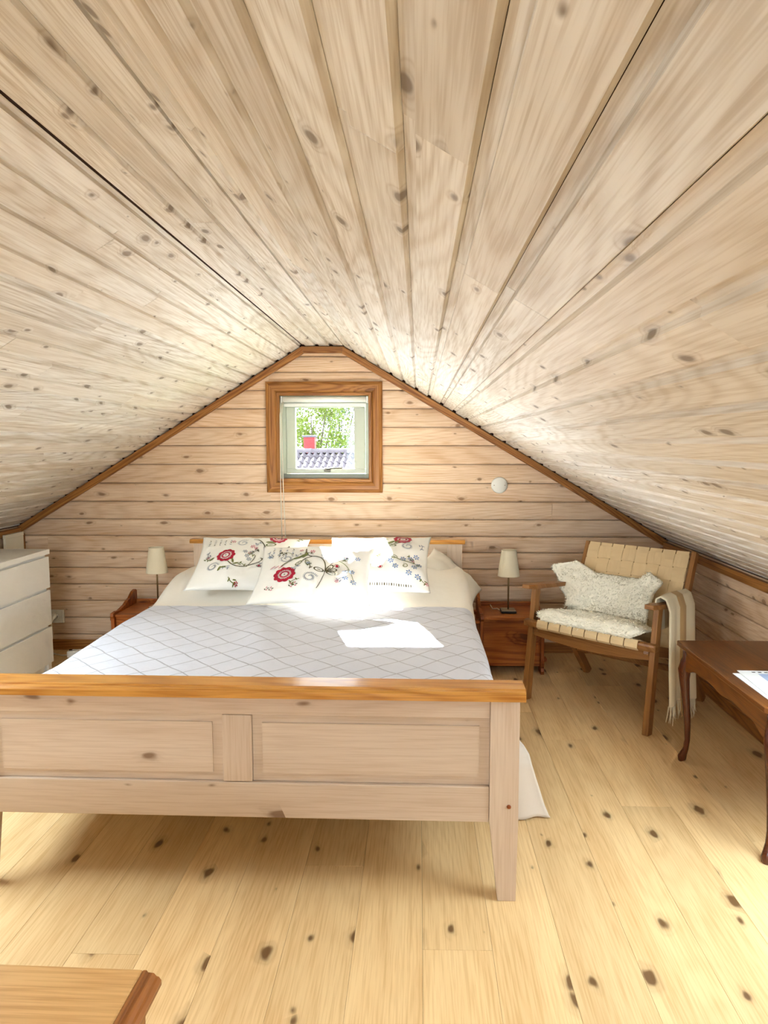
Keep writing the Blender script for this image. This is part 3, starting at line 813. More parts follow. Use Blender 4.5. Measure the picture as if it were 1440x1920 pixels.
po, ft = make_pillow('throw_pillow', A_, B_, .062, 1.3, (-.508, 3.395, .722), (radians(29), radians(0), radians(-.5)), M['pillow'])
tag(po, 'white floral embroidered pillow lying frontmost on the bed, partly sunlit', 'pillow', 'embroidered throw pillows on the bed')
E_ = Emb(A_, B_, ft)
E_.flower(-.135, -.075, .054)
for dx, dy in ((-.075, -.075), (-.050, -.085), (.045, -.075), (.065, -.070)):
    for k in range(4): E_.ell('pink' if k % 2 else 'dark', -.135 + dx + .008 * cos(k * 1.7), -.075 + dy + .009 * sin(k * 1.7), .006, .003, k * 1.1, 6)
E_.spiral(-.004, -.098, .034, .3)
E_.spiral(-.145, .060, .032, 2.2); E_.spiral(.055, .085, .030, 4.0)
E_.curve('dark', (.068, -.055), (.075, .065), (-.010, .072)); E_.curve('dark', (-.010, .072), (-.055, .080), (-.050, .150))
E_.curve('dark', (-.010, .072), (-.040, .055), (-.060, .020)); E_.curve('green', (-.165, -.01), (-.13, .045), (-.07, .075))
E_.curve('dark', (.068, -.055), (.060, -.11), (.035, -.165), .0016); E_.curve('dark', (.068, -.055), (.085, .0), (.12, .045), .0016)
for a_ in (.35, -.35, pi - .4, .95): E_.leaf(.068 + .036 * cos(a_), -.050 + .034 * sin(a_), .060, a_, 'dark', True)
E_.leaf(-.075, .005, .046, .9, 'green', True); E_.leaf(-.030, .010, .046, 1.9, 'green', True)
for a_, q in ((.3, 0), (.75, .02), (1.2, .035)): E_.leaf(-.085 + q, .060 + q * .6, .055, a_, 'green')
E_.bud(.125, .0, .014); E_.bud(.105, .045, .011); E_.bloom(-.015, .120, .016, 'pink'); E_.bloom(-.075, .135, .013, 'pink')
for x_, y_ in ((.170, -.045), (.205, -.040), (.175, -.095), (.215, -.115), (.19, .055), (.225, .070), (.16, .07)): E_.bloom(x_, y_, .017)
E_.curve('green', (.13, .04), (.19, .02), (.215, -.105), .0016); E_.curve('green', (.17, -.04), (.19, -.01), (.20, -.04), .0014)
E_.curve('green', (-.20, .10), (-.16, .15), (-.12, .10), .0016)
for k in range(22):
    E_.ell(('grey', 'dark', 'blue')[k % 3], -.225 + .035 * (k % 4), .085 + .018 * (k // 4) + .004 * sin(k), .008, .003, .8 + k * .4, 6)
for k in range(10): E_.ell('pink', -.215 + .007 * k, -.02 + .006 * (k % 3), .007, .0025, .9, 6)
E_.sprigs(13, 1, [(-.135, -.075, .085), (-.004, -.098, .05), (.068, -.05, .06), (-.145, .06, .05), (.055, .085, .045)])
E_.done(po)
po, ft = make_pillow('throw_pillow', .290, .222, .062, 5.1, (-.872, 3.615, .735), (radians(29), radians(1.5), radians(2.5)), M['pillow'])
tag(po, 'white floral embroidered pillow resting against the left part of the headboard', 'pillow', 'embroidered throw pillows on the bed')
E_ = Emb(.290, .222, ft)
E_.flower(-.125, -.010, .050); E_.flower(.130, .178, .046)
E_.spiral(-.180, -.095, .030, .3); E_.spiral(-.050, .115, .032, 1.0); E_.spiral(.16, -.03, .03, 2.0)
E_.curve('dark', (-.105, -.06), (-.045, -.135), (.06, -.06)); E_.curve('dark', (.06, -.06), (.11, .0), (.07, .09)); E_.curve('dark', (.07, .09), (.04, .15), (.0, .16))
E_.curve('dark', (.10, .02), (.14, -.03), (.15, -.10), .0016); E_.curve('dark', (.0, -.1), (.03, -.05), (.035, .0), .0016)
E_.leaf(.105, .100, .060, .5, 'green', True); E_.leaf(.10, .125, .055, .25, 'green')
for x_, y_, a_ in ((-.08, -.055, 1.9), (-.06, -.075, .4), (-.14, -.115, 1.3), (-.12, -.105, .1), (-.2, -.03, .9)): E_.leaf(x_, y_, .034, a_, 'green')
E_.bud(.068, -.095, .012); E_.bud(.110, .035, .012); E_.bloom(-.105, .130, .015, 'pink'); E_.bloom(.01, .075, .016, 'pink'); E_.bloom(.03, .058, .012, 'pink')
for x_, y_ in ((-.01, -.01), (.01, .02), (-.025, .025), (.005, -.035), (.17, .06)): E_.bloom(x_, y_, .015, 'grey')
for k in range(18): E_.ell(('grey', 'dark')[k % 2], -.24 + .03 * (k % 5), .10 + .02 * (k // 5), .008, .003, .8 + k * .5, 6)
E_.sprigs(15, 2, [(-.125, -.01, .08), (.13, .178, .06), (-.18, -.095, .045), (-.05, .115, .045)])
E_.done(po)
po, ft = make_pillow('throw_pillow', .270, .225, .062, 8.4, (-.205, 3.605, .738), (radians(30), radians(-1.0), radians(-2.0)), M['pillow'])
tag(po, 'white floral embroidered pillow resting against the right part of the headboard', 'pillow', 'embroidered throw pillows on the bed')
E_ = Emb(.270, .225, ft)
E_.flower(.125, .168, .048); E_.spiral(.160, .085, .032, 1.2); E_.spiral(-.16, .09, .03, .6)
E_.curve('green', (.03, .02), (.10, -.06), (.20, -.045)); E_.curve('dark', (.03, .02), (.01, -.07), (-.10, -.125)); E_.curve('green', (.03, .02), (.04, .10), (.11, .12))
E_.spiral(.09, -.03, .018, 0, 'green', 1.2); E_.spiral(.15, -.085, .017, 2, 'green', 1.2, -1)
E_.leaf(.06, .125, .06, .6, 'green'); E_.leaf(.07, .095, .055, -.2, 'green', True); E_.leaf(.10, .14, .05, .9, 'green')
for x_, y_ in ((.10, -.095), (.17, -.13), (.215, -.145), (.14, -.03), (.18, -.015), (.21, .01), (.20, -.085), (.225, -.055), (.075, -.06)): E_.bloom(x_, y_, .018)
for x_, y_ in ((-.03, -.02), (-.02, -.05), (-.045, -.04), (-.02, .0)): E_.bloom(x_, y_, .014, 'grey')
E_.bud(.02, -.105, .013); E_.bud(-.04, -.09, .010); E_.bud(.06, .03, .010); E_.bloom(-.03, .05, .015, 'pink')
for k in range(24): E_.line('dark', [(-.10 + k * .012, -.196), (-.10 + k * .012, -.208)], .0018 if k % 3 else .003)
E_.sprigs(12, 3, [(.125, .168, .07), (.16, .085, .045), (.15, -.085, .03)])
E_.done(po)
# plain bed pillow whose corner hangs over the right side of the mattress
po, ft = make_pillow('bed_pillow', .19, .21, .050, 3.3, (.190, 3.985, .602), (radians(4), radians(40), radians(-10)), M['linen'])
tag(po, 'plain off-white pillow with its corner drooping over the right bed side', 'pillow')

# ------------------------------------------------------------------ chest of drawers, left
dr = empty('chest_of_drawers', (-2.185, 3.70, 0)); tag(dr, 'white three-drawer chest standing against the low left wall', 'chest of drawers')
DY0, DY1 = -.40, .40
box('body', -.372, -.020, DY0 + .006, DY1 - .006, .055, .705, M['white'], dr, bevel=.001)
box('top', -.376, .006, DY0, DY1, .706, .735, M['white'], dr, bevel=.002)
for z0, z1 in ((.056, .268), (.284, .490), (.506, .690)):
    d = box('drawer', -.0185, .0, DY0 + .001, DY1 - .001, z0, z1, M['white'], dr, bevel=.0015)
box('plinth', -.36, -.035, DY0 + .01, DY1 - .012, .0, .053, M['white'], dr, bevel=.001)
for ys in (DY0 + .02, DY1 - .02): box('foot', -.034, -.012, ys - .018, ys + .016, 0, .053, M['white'], dr, bevel=.001)
pn = empty('cover_panel', (XL + .045, 4.40, 0)); tag(pn, 'tall narrow white panel in the corner behind the chest of drawers', 'panel')
box('board', -.008, .008, -.105, .095, 0.0, .765, M['plaster'], pn, bevel=.002)
prism('top_cap', [(-.105, .766), (.095, .766), (.095, .789), (-.105, .789)], 'x', -.010, .010, M['plaster'], pn)

# wall socket, plug, flex and power strip
so = empty('wall_socket', (-2.375, W - .0125, .222)); tag(so, 'white wall socket with a plug beside the chest of drawers', 'socket')
box('plate', -.044, .044, -.014, 0, -.044, .044, M['plastic'], so, bevel=.005)
for sx in (-.0,):
    l_ = lathe('socket_ring', [(.019, 0), (.023, 0), (.023, .004), (.019, .004)], M['plastic'], so, seg=20, loc=(-.012, -.0145, .0), cap=False); l_.rotation_euler = (radians(90), 0, 0)
pg = tube('plug', [(-.012, -.016, .008), (-.014, -.036, .004), (-.016, -.052, -.010), (-.018, -.058, -.03)], [.017, .017, .012, .006], M['plastic'], so, seg=14)
ps = empty('power_strip', (-2.182, 4.372, 0), radians(8)); tag(ps, 'white power strip with cable lying on the floor behind the bed', 'power strip')
box('strip_body', -.05, .20, -.028, .028, .002, .042, M['plastic'], ps, bevel=.006)
for k in range(3): lathe('strip_socket', [(0, 0), (.018, 0), (.018, .001), (.016, .0016), (0, .0016)], M['cable'], ps, seg=18, loc=(.0 + .065 * k, 0, .042), cap=False)
box('switch', -.042, -.026, -.008, .008, .0425, .048, M['gap'], ps, bevel=.001)
ca = tube('power_cable', [(-2.392, 4.480, .188), (-2.385, 4.475, .12), (-2.390, 4.465, .04), (-2.385, 4.445, .008), (-2.36, 4.42, .006), (-2.32, 4.395, .006), (-2.275, 4.375, .006), (-2.235, 4.365, .014)], .0042, M['cable'], None, seg=8)
tag(ca, 'white flex running from the wall socket down to the power strip', 'cable')

# ------------------------------------------------------------------ nightstands
def nightstand(name, loc, wd, label):
    n = empty(name, loc); tag(n, label, 'nightstand', 'pine chest nightstands beside the bed')
    d = .335
    box('chest_front', -wd / 2 + .0, wd / 2, 0, .018, .042, .318, M['chest'], n)
    box('chest_back', -wd / 2, wd / 2, d - .02, d - .004, .042, .36, M['chest'], n)
    box('chest_bottom', -wd / 2, wd / 2, .019, d - .021, .042, .056, M['chest'], n)
    lid = box('lid', -wd / 2 + .001, wd / 2 - .001, -.012, d - .004, .319 + .0005, .337, M['chest'], n, bevel=.003)
    for s_ in (-1, 1):
        # shaped end board: scalloped front edge, rising towards the back
        pts = [(-.030, 0), (.045, 0), (.06, .02), (.10, .03), (d - .10, .03), (d - .06, .02), (d - .045, 0), (d, 0), (d, .415), (d - .02, .425), (d - .06, .418), (d - .11, .385), (d - .15, .378), (d - .19, .36),
               (.06, .345), (.02, .352), (-.028, .348), (-.034, .33), (-.022, .315), (-.020, .10), (-.028, .085), (-.040, .07), (-.036, .05), (-.026, .04), (-.036, .02)]
        x0 = s_ * (wd / 2 + .001); x1 = x0 + s_ * .019
        prism('end_board', pts, 'x', min(x0, x1), max(x0, x1), M['chestz'], n, bevel=.0015)
        for zz, yy in ((.30, .05), (.30, d - .06), (.07, .05), (.07, d - .06)):
            box('tenon', min(x1, x1 + s_ * .026), max(x1, x1 + s_ * .026), yy - .025, yy + .025, zz - .009, zz + .009, M['chest'], n)
    return n
M['chestz'] = wood('reddish_pine_ends', srgb(176, 98, 40), srgb(120, 56, 18), srgb(78, 34, 10), axis=2, knots=.5, vary=.04, rough=.4, ring=.6)
nightstand('nightstand', (.553, 4.115, 0), .335, 'reddish pine chest nightstand between the bed and the armchair')
nightstand('nightstand', (-1.645, 4.13, 0), .335, 'reddish pine chest nightstand on the left of the bed')
def lamp(loc, label):
    l = empty('table_lamp', loc); tag(l, label, 'lamp', 'small table lamps on the nightstands')
    box('base', -.046, .046, -.046, .046, 0, .012, M['blackmetal'], l, bevel=.003)
    box('base_top', -.042, .042, -.042, .042, .0125, .017, M['brass'], l, bevel=.002)
    tube('pole', [(0, 0, .0175), (0, 0, .325)], .0048, M['pole'], l, seg=12)
    V = []; F = []; seg = 40
    for r, z in ((.067, .222), (.066, .224), (.045, .378), (.046, .380), (.0445, .380), (.0435, .378), (.0645, .224)):
        for k in range(seg): V.append((r * cos(2 * pi * k / seg), r * .92 * sin(2 * pi * k / seg), z))
    for i in range(7):
        for k in range(seg): F.append((i * seg + k, i * seg + (k + 1) % seg, ((i + 1) % 7) * seg + (k + 1) % seg, ((i + 1) % 7) * seg + k))
    mesh('shade', V, F, M['shade'], l, smooth=True)
    for k in range(3):
        a = 2 * pi * k / 3 + .5; tube('shade_spoke', [(0, 0, .322), (.0405 * cos(a), .038 * sin(a), .355)], .0016, M['brass'], l, seg=6)
    lathe('bulb', [(.0, .322), (.012, .325), (.014, .345), (.010, .36), (0, .365)], M['plastic'], l, seg=16, cap=False)
    return l
lr = lamp((.545, 4.245, .3375), 'slim table lamp with cream shade on the nightstand beside the armchair')
ll = lamp((-1.618, 4.30, .3375), 'slim table lamp with cream shade on the nightstand left of the bed')
lc = tube('lamp_cord', [(.496, 4.26, .345), (.482, 4.275, .352), (.468, 4.29, .346), (.458, 4.31, .3405), (.455, 4.42, .3405)], .003, M['cable'], None, seg=6)
tag(lc, 'short white flex behind the lamp base on the right nightstand', 'cable')

# ------------------------------------------------------------------ armchair with woven webbing
ch = empty('armchair', (.824, 3.46, 0), radians(-43.14)); tag(ch, 'oak armchair with woven linen webbing seat and back in the corner', 'armchair')
HW = .337
def beam(name, p, q, w, d, mat, parent, taper=1.0, wdir=(1, 0, 0), bevel=.004):
    """square bar p->q; w across wdir, d across the other way"""
    p, q = Vector(p), Vector(q); t = (q - p).normalized(); a = Vector(wdir); a = (a - t * a.dot(t)).normalized(); b = t.cross(a)
    c = (p + q) / 2; L_ = (q - p).length
    bm = bmesh.new(); vs = []
    for e, k in ((-L_ / 2, 1.0), (L_ / 2, taper)):
        for i, j in ((-1, -1), (1, -1), (1, 1), (-1, 1)): vs.append(bm.verts.new((i * w / 2 * k, j * d / 2 * k, e)))
    for f in ((0, 1, 2, 3), (4, 5, 6, 7), (0, 1, 5, 4), (1, 2, 6, 5), (2, 3, 7, 6), (3, 0, 4, 7)): bm.faces.new([vs[i] for i in f])
    o = bm_obj(name, bm, mat, parent, bevel=bevel)
    o.matrix_local = Matrix(((a.x, b.x, t.x, c.x), (a.y, b.y, t.y, c.y), (a.z, b.z, t.z, c.z), (0, 0, 0, 1)))
    return o
for s_ in (-1, 1):
    beam('leg', (s_ * HW, .0, 0), (s_ * HW, .075, .592), .030, .050, M['chairw'], ch, taper=.92)
    beam('leg', (s_ * HW, .640, 0), (s_ * HW, .36, .345), .030, .048, M['chairw'], ch, taper=1.1)
    beam('side_rail', (s_ * (HW - .031), .03, .395), (s_ * (HW - .031), .45, .275), .028, .050, M['chairw'], ch)
    # armrest: flat paddle
    pts = [(-.022, -.045), (.022, -.045), (.030, .02), (.028, .16), (.020, .33), (.016, .40), (-.016, .40), (-.020, .33), (-.026, .16), (-.028, .02)]
    ar = prism('armrest', pts, 'z', -.011, .011, M['chairx'], ch, bevel=.004); ar.location = (s_ * HW, .02, .607); ar.rotation_euler = (radians(-5.5), 0, 0)
    # back stile
    beam('back_stile', (s_ * .304, .335, .255), (s_ * .304, .560, .795), .026, .040, M['chairw'], ch)
beam('front_rail', (-HW - .028, .020, .412), (HW + .028, .020, .412), .042, .038, M['chairx'], ch, wdir=(0, 1, 0), bevel=.012)
bmf = []
pts = [(-HW + .016, .392), (HW - .016, .392), (HW - .016, .345)] + [(HW - .016 - (2 * HW - .032) * k / 12, .345 - .022 * sin(pi * k / 12)) for k in range(1, 12)] + [(-HW + .016, .345)]
prism('apron', pts, 'y', .034, .052, M['chairx'], ch, bevel=.001)
beam('seat_back_rail', (-.275, .425, .285), (.275, .425, .285), .030, .036, M['chairx'], ch, wdir=(0, 1, 0))
beam('back_top_rail', (-.290, .551, .775), (.290, .551, .775), .024, .034, M['chairx'], ch, wdir=(0, 1, 0), bevel=.008)
beam('back_bottom_rail', (-.290, .352, .300), (.290, .352, .300), .024, .034, M['chairx'], ch, wdir=(0, 1, 0))
beam('stretcher', (-HW + .016, .49, .18), (HW - .016, .49, .18), .024, .030, M['chairx'], ch, wdir=(0, 1, 0))
def ribbon(name, pts, wvec, th_, mat, parent):
    """flat strap: centre line pts, half-width vector, thickness along local normal"""
    V = []; n = len(pts); wv = Vector(wvec)
    for i in range(n):
        a, b = Vector(pts[max(0, i - 1)]), Vector(pts[min(n - 1, i + 1)]); t = (b - a).normalized(); nn = t.cross(wv.normalized()).normalized()
        p = Vector(pts[i])
        for sw, sn in ((-1, -1), (1, -1), (1, 1), (-1, 1)): V.append(p + wv * sw + nn * (sn * th_ / 2))
    F = [(0, 1, 2, 3), tuple(4 * (n - 1) + k for k in (3, 2, 1, 0))]
    for i in range(n - 1):
        for k in range(4): F.append((4 * i + k, 4 * i + (k + 1) % 4, 4 * i + 4 + (k + 1) % 4, 4 * i + 4 + k))
    return mesh(name, V, F, mat, parent)
def weave(o0, ux, uy, un, wx, wy, nx, ny, wrap=True, sway=0.0):
    """woven panel: origin o0 (centre of lower edge), ux across, uy along, un facing; nx straps run along uy, ny across"""
    o0, ux, uy, un = Vector(o0), Vector(ux), Vector(uy), Vector(un)
    cx = wx / nx; cy = wy / ny; amp = .0042
    def sag(v): return -sway * 4 * v * (1 - v)
    for i in range(nx):
        x = -wx / 2 + cx * (i + .5); pts = []
        K = ny * 4
        for k in range(K + 1):
            y = wy * k / K; a = cos(pi * (y / cy - .5)) * (1 if i % 2 else -1)
            j = y / cy; s = sin(pi * (j - int(min(j, ny - 1e-6))))
            sg = 1 if (int(min(j, ny - 1e-6)) + i) % 2 == 0 else -1
            pts.append(o0 + ux * x + uy * y + un * (amp * sg * s + sag(y / wy)))
        if wrap:
            pts = [o0 + ux * x - un * .048 - uy * .006, o0 + ux * x - un * .040 - uy * .024, o0 + ux * x - un * .022 - uy * .027] + [o0 + ux * x - un * .004 - uy * .024] + pts + [o0 + ux * x + uy * (wy + .016) - un * .002, o0 + ux * x + uy * (wy + .018) - un * .020, o0 + ux * x + uy * (wy - .004) - un * .030]
        ribbon('webbing_strap', pts, ux * (cx * .462), .0034, M['strap'], ch)
    for j in range(ny):
        y = cy * (j + .5); pts = []
        K = nx * 4
        for k in range(K + 1):
            x = -wx / 2 + wx * k / K; q = (x + wx / 2) / cx; i = int(min(q, nx - 1e-6)); s = sin(pi * (q - i))
            sg = -1 if (i + j) % 2 == 0 else 1
            pts.append(o0 + ux * x + uy * y + un * (amp * sg * s + sag(y / wy)))
        ribbon('webbing_strap', pts, uy * (cy * .462), .0034, M['strap'], ch)
bu = Vector((0, .560 - .335, .795 - .255)).normalized(); bn = Vector((1, 0, 0)).cross(bu)
if bn.y > 0: bn = -bn
weave(Vector((0, .352, .300)) + bn * .024, (1, 0, 0), bu, bn, .575, .515, 8, 7)
lo, hi = Vector((0, .352, .300)) + bn * .014, Vector((0, .352, .300)) + bn * .014 + bu * .515
ribbon('webbing_gap_shade', [lo + (hi - lo) * (k / 4) for k in range(5)], (.282, 0, 0), .004, M['chairx'], ch)  # brown sheet standing in for the shade seen between the straps
su = Vector((0, .425 - .02, .285 - .412)).normalized(); sn = Vector((1, 0, 0)).cross(su)
if sn.z < 0: sn = -sn
weave(Vector((0, .02, .412)) + sn * .024, (1, 0, 0), su, sn, .560, .415, 8, 6, sway=.012)

# sheepskin lying on the chair
sk = empty('sheepskin', (.824, 3.46, 0), radians(-43.14)); tag(sk, 'cream sheepskin with grey-tipped fleece laid over the armchair seat and back', 'sheepskin')
prof = [(-.002, .440), (.04, .466), (.13, .456), (.22, .432), (.29, .415), (.335, .430), (.36, .485), (.385, .545), (.412, .60), (.430, .645)]
def prof_at(v):
    t = v * (len(prof) - 1); k = min(int(t), len(prof) - 2); f = t - k
    return prof[k][0] * (1 - f) + prof[k + 1][0] * f, prof[k][1] * (1 - f) + prof[k + 1][1] * f
wl = [.24, .285, .295, .30, .29, .27, .27, .34, .40, .26]; wrr = [.26, .30, .30, .27, .22, .19, .185, .20, .235, .16]
def wid(tab, v):
    t = v * (len(tab) - 1); k = min(int(t), len(tab) - 2); f = t - k; f = f * f * (3 - 2 * f); return tab[k] * (1 - f) + tab[k + 1] * f
def skin_pt(u, v, off):
    y, z = prof_at(v)
    a = 2 * u - 1
    x = a * (wid(wrr, v) if a > 0 else wid(wl, v)) + (-.03 if v > .5 else -.02)
    e = max(0, 1 - max(abs(a), abs(2 * v - 1)) ** 4) ** .5
    dy, dz = prof_at(min(1, v + .03)); dy0, dz0 = prof_at(max(0, v - .03)); tx = Vector((0, dy - dy0, dz - dz0)).normalized(); n = Vector((1, 0, 0)).cross(tx)
    if n.z < -.1 or (abs(n.z) <= .3 and n.y > 0): n = -n
    lobes = .012 * noise.noise(Vector((x * 9, v * 6, 2))) + .008 * noise.noise(Vector((x * 22, v * 15, 5)))
    rise = 0
    if v > .55:
        rise = .055 * smooth01(.55, 1, abs(a)) * smooth01(.6, .9, v) * (1.15 if a < 0 else .8)
    p = Vector((x, y, z + rise)) + n * (off * e * (.030 + lobes) if off > 0 else -.008 * e)
    if a < -.6 and v > .6: p.y -= .05 * smooth01(.6, 1, -a)
    return p, n
nu, nv = 46, 60; V = []; F = []
for off in (1, -1):
    for j in range(nv + 1):
        for i in range(nu + 1): V.append(skin_pt(i / nu, j / nv, off)[0])
N1 = (nu + 1) * (nv + 1)
for j in range(nv):
    for i in range(nu):
        q = j * (nu + 1) + i; F.append((q, q + 1, q + nu + 2, q + nu + 1)); F.append((N1 + q, N1 + q + nu + 1, N1 + q + nu + 2, N1 + q + 1))
me = bpy.data.meshes.new('hide'); me.from_pydata([tuple(v) for v in V], [], F)
bm = bmesh.new(); bm.from_mesh(me); bmesh.ops.remove_doubles(bm, verts=bm.verts, dist=.0003); bmesh.ops.recalc_face_normals(bm, faces=bm.faces); bm.to_mesh(me); bm.free()
me.polygons.foreach_set('use_smooth', [True] * len(me.polygons)); link('hide', me, M['fleece'], sk)
r = random.Random(2); V = []; F = []; mi = []
for k in range(11000):
    u, v = r.random(), r.random()
    p, n = skin_pt(u, v, 1); d = (n * .55 + Vector((r.uniform(-.8, .8), r.uniform(-.8, .4), r.uniform(-.7, .4)))).normalized()
    ln = r.uniform(.008, .018); sd = d.cross(Vector((r.uniform(-1, 1), r.uniform(-1, 1), r.uniform(-1, 1)))).normalized() * .0022
    p = p - n * .004; b = len(V); q = p + d * ln * .6; tip = p + d * ln + Vector((r.uniform(-1, 1), r.uniform(-1, 1), -1)) * .004
    V += [p - sd, p + sd, q + sd * .7, q - sd * .7, tip]; F += [(b, b + 1, b + 2, b + 3), (b + 3, b + 2, b + 4)]
    g = 1 if (v > .5 and noise.noise(Vector((u * 3.2, v * 4.5, 7))) > .12 and r.random() < .7) else 0
    mi += [g, g]
fu = mesh('fur', V, F, None, sk, mats=[M['fleece'], M['fur2']], mi=mi, fix=False); fu['kind'] = 'stuff'

# wool throw hanging over the right armrest
tw = empty('wool_throw', (.824, 3.46, 0), radians(-43.14)); tag(tw, 'cream wool throw with a tan stripe and fringe hanging over the right armrest', 'blanket')
tp = [(.322, .47), (.318, .56), (.325, .628), (.345, .640), (.370, .630), (.390, .58), (.396, .45), (.402, .32), (.410, .20), (.414, .135)]
def throw_fn(u, v):
    t = v * (len(tp) - 1); k = min(int(t), len(tp) - 2); f = t - k
    x = tp[k][0] * (1 - f) + tp[k + 1][0] * f; z = tp[k][1] * (1 - f) + tp[k + 1][1] * f
    wv = .010 * sin(u * 17) * smooth01(.3, 1, v)
    y0, y1 = .085 - .02 * v, .365 - .03 * v
    return Vector((x + wv + .02 * smooth01(.4, 1, v) * (u - .3), y0 + (y1 - y0) * u, z + .012 * sin(u * 5) * v))
grid('cloth', 30, 54, throw_fn, None, tw, thick=.008, mats=[M['throw'], M['throwb']], mfn=lambda u, v: 1 if .38 < u < .62 else 0)
V = []; F = []; mi = []; r = random.Random(4)
for k in range(46):
    u = k / 45; p = throw_fn(u, 1.0); ln = r.uniform(.065, .095)
    path = [p + Vector((0, 0, .004)), p + Vector((r.uniform(-.005, .005), r.uniform(-.005, .005), -ln * .5)), p + Vector((r.uniform(-.01, .01), r.uniform(-.012, .012), -ln))]
    v_, f_ = tube_data(path, [.0035, .003, .0012], 5); b = len(V); V += v_; F += [tuple(i + b for i in q) for q in f_]; mi += [1 if .38 < u < .62 else 0] * len(f_)
fg = mesh('fringe', V, F, None, tw, smooth=True, mats=[M['throw'], M['throwb']], mi=mi, fix=False); fg['kind'] = 'stuff'

# ------------------------------------------------------------------ dark table with cabriole legs, right
tb = empty('side_table', (1.325, 2.59, 0)); tag(tb, 'dark wooden table with curved cabriole legs along the right wall', 'table')
TX, TY, TZ = .222, .405, .52
c_ = .035
pts = [(-TX + c_, -TY), (TX - c_, -TY), (TX, -TY + c_), (TX, TY - c_), (TX - .006, TY), (-TX + .006, TY), (-TX, TY - .006), (-TX, -TY + c_)]
prism('top', pts, 'z', TZ - .020, TZ, M['dark'], tb, bevel=.004)
def apron_pts(L_, z0=.432, z1=.499, dip=.030):
    p = [(-L_, z1), (L_, z1), (L_, z0 - dip)]
    for k in range(0, 21):
        t = k / 20; a = L_ - .02 - t * (2 * L_ - .04); e = abs(2 * t - 1)
        p.append((a, z0 - dip * smooth01(.72, 1, e) - .006 * math.cos(pi * 3 * (2 * t - 1)) * (1 - e)))
    p.append((-L_, z0 - dip)); return p
prism('apron', apron_pts(TY - .05), 'x', -TX + .022, -TX + .040, M['dark'], tb)
prism('apron', apron_pts(TY - .05), 'x', TX - .040, TX - .022, M['dark'], tb)
prism('apron', apron_pts(TX - .05), 'y', -TY + .022, -TY + .040, M['dark'], tb)
prism('apron', apron_pts(TX - .05), 'y', TY - .040, TY - .022, M['dark'], tb)
def cabriole(sx, sy):
    cx, cy = sx * (TX - .040), sy * (TY - .040); d = Vector((sx, sy, 0)).normalized()
    zs = [.499, .455, .435, .40, .36, .30, .23, .16, .10, .06, .035, .018, .004, 0]
    off = [.0, .0, .006, .016, .015, .008, .0, -.006, -.008, -.003, .006, .012, .012, .010]
    rad = [.024, .024, .026, .026, .0215, .0175, .0150, .0128, .0112, .0118, .0150, .0185, .0165, .013]
    tube('leg', [(cx + d.x * o, cy + d.y * o, z) for z, o in zip(zs, off)], rad, M['darkleg'], tb, seg=14)
for sx in (-1, 1):
    for sy in (-1, 1): cabriole(sx, sy)
pp = empty('brochure', (1.30, 2.385, TZ + .001), radians(-3)); tag(pp, 'white brochure with a printed picture lying on top of the loose papers', 'brochure')
box('page', -.135, .135, -.15, .185, .0022, .0042, M['paper'], pp, bevel=0)
box('picture', -.075, .125, -.11, .148, .0043, .0047, M['blueprint'], pp, bevel=0)
box('picture', -.045, .125, -.09, .140, .0048, .0051, M['photo'], pp, bevel=0)
for k in range(5): box('lettering', -.09 + .022 * k, -.078 + .022 * k, .162, .170, .0043, .0046, M['blackmetal'], pp, bevel=0)
pq = box('paper_sheet', 1.148, 1.40, 2.262, 2.552, TZ + .0005, TZ + .0022, M['paper'], bevel=0); tag(pq, 'blank white paper sheet lying beneath the brochure on the dark table', 'paper')

# ------------------------------------------------------------------ foreground table corner, bottom left
fb = empty('low_table', (-.420, 1.075, 0), radians(-1.5)); tag(fb, 'honey-coloured wooden low table with moulded edge, cut off at bottom left', 'table')
box('top', -.86, -.030, -.55, .0, .480, .500, M['front'], fb, bevel=.003)
pr = [(-.0295, .480), (-.0295, .4985), (-.024, .4985), (-.022, .495), (-.012, .494), (-.008, .489), (-.004, .488), (0.0, .482), (0.0, .474), (-.004, .470), (-.0295, .470)]
prism('edge_moulding', pr, 'y', -.55, .0, M['fronty'], fb)
for x0, x1, y0, y1 in ((-.83, -.05, -.045, -.027), (-.83, -.05, -.53, -.512)): box('apron', x0, x1, y0, y1, .40, .479, M['front'], fb)
for x0, x1, y0, y1 in ((-.85, -.832, -.51, -.046), (-.068, -.049, -.51, -.046)): box('apron', x0, x1, y0, y1, .40, .469, M['fronty'], fb)
for sx in (-.84, -.04):
    for sy in (-.036, -.521):
        beam('leg', (sx, sy, .469), (sx, sy, 0), .040, .040, M['trimz'], fb, taper=.7)

# ------------------------------------------------------------------ outdoors, seen through the gable window
M['tile'] = plain('weathered_roof_tile', srgb(104, 98, 104), .8, bump=.2, bscale=40, var=.25)
M['redch'] = plain('red_chimney_sheet', srgb(150, 40, 40), .6, var=.2)
M['wallw'] = plain('pale_house_render', srgb(160, 162, 164), .8)
M['rooff'] = plain('grey_house_roof', srgb(84, 82, 88), .8)
M['grass'] = plain('garden_grass', srgb(80, 100, 50), .95, var=.3)
M['bark'] = plain('tree_bark', srgb(70, 62, 54), .9, var=.3, vscale=12)
M['leafa'] = plain('yellow_green_leaves', srgb(96, 106, 44), .8, var=.3)
M['leafb'] = plain('blue_green_leaves', srgb(54, 80, 62), .8, var=.3)
M['winbl'] = plain('house_window_dark', srgb(70, 76, 90), .2)
gd = grid('ground', 6, 6, lambda u, v: Vector((-60 + 110 * u, 6 + 100 * v, -4.2 + 1.5 * v)), M['grass'], smooth=False); tag(gd, 'green garden ground below the houses', 'ground', kind='structure')
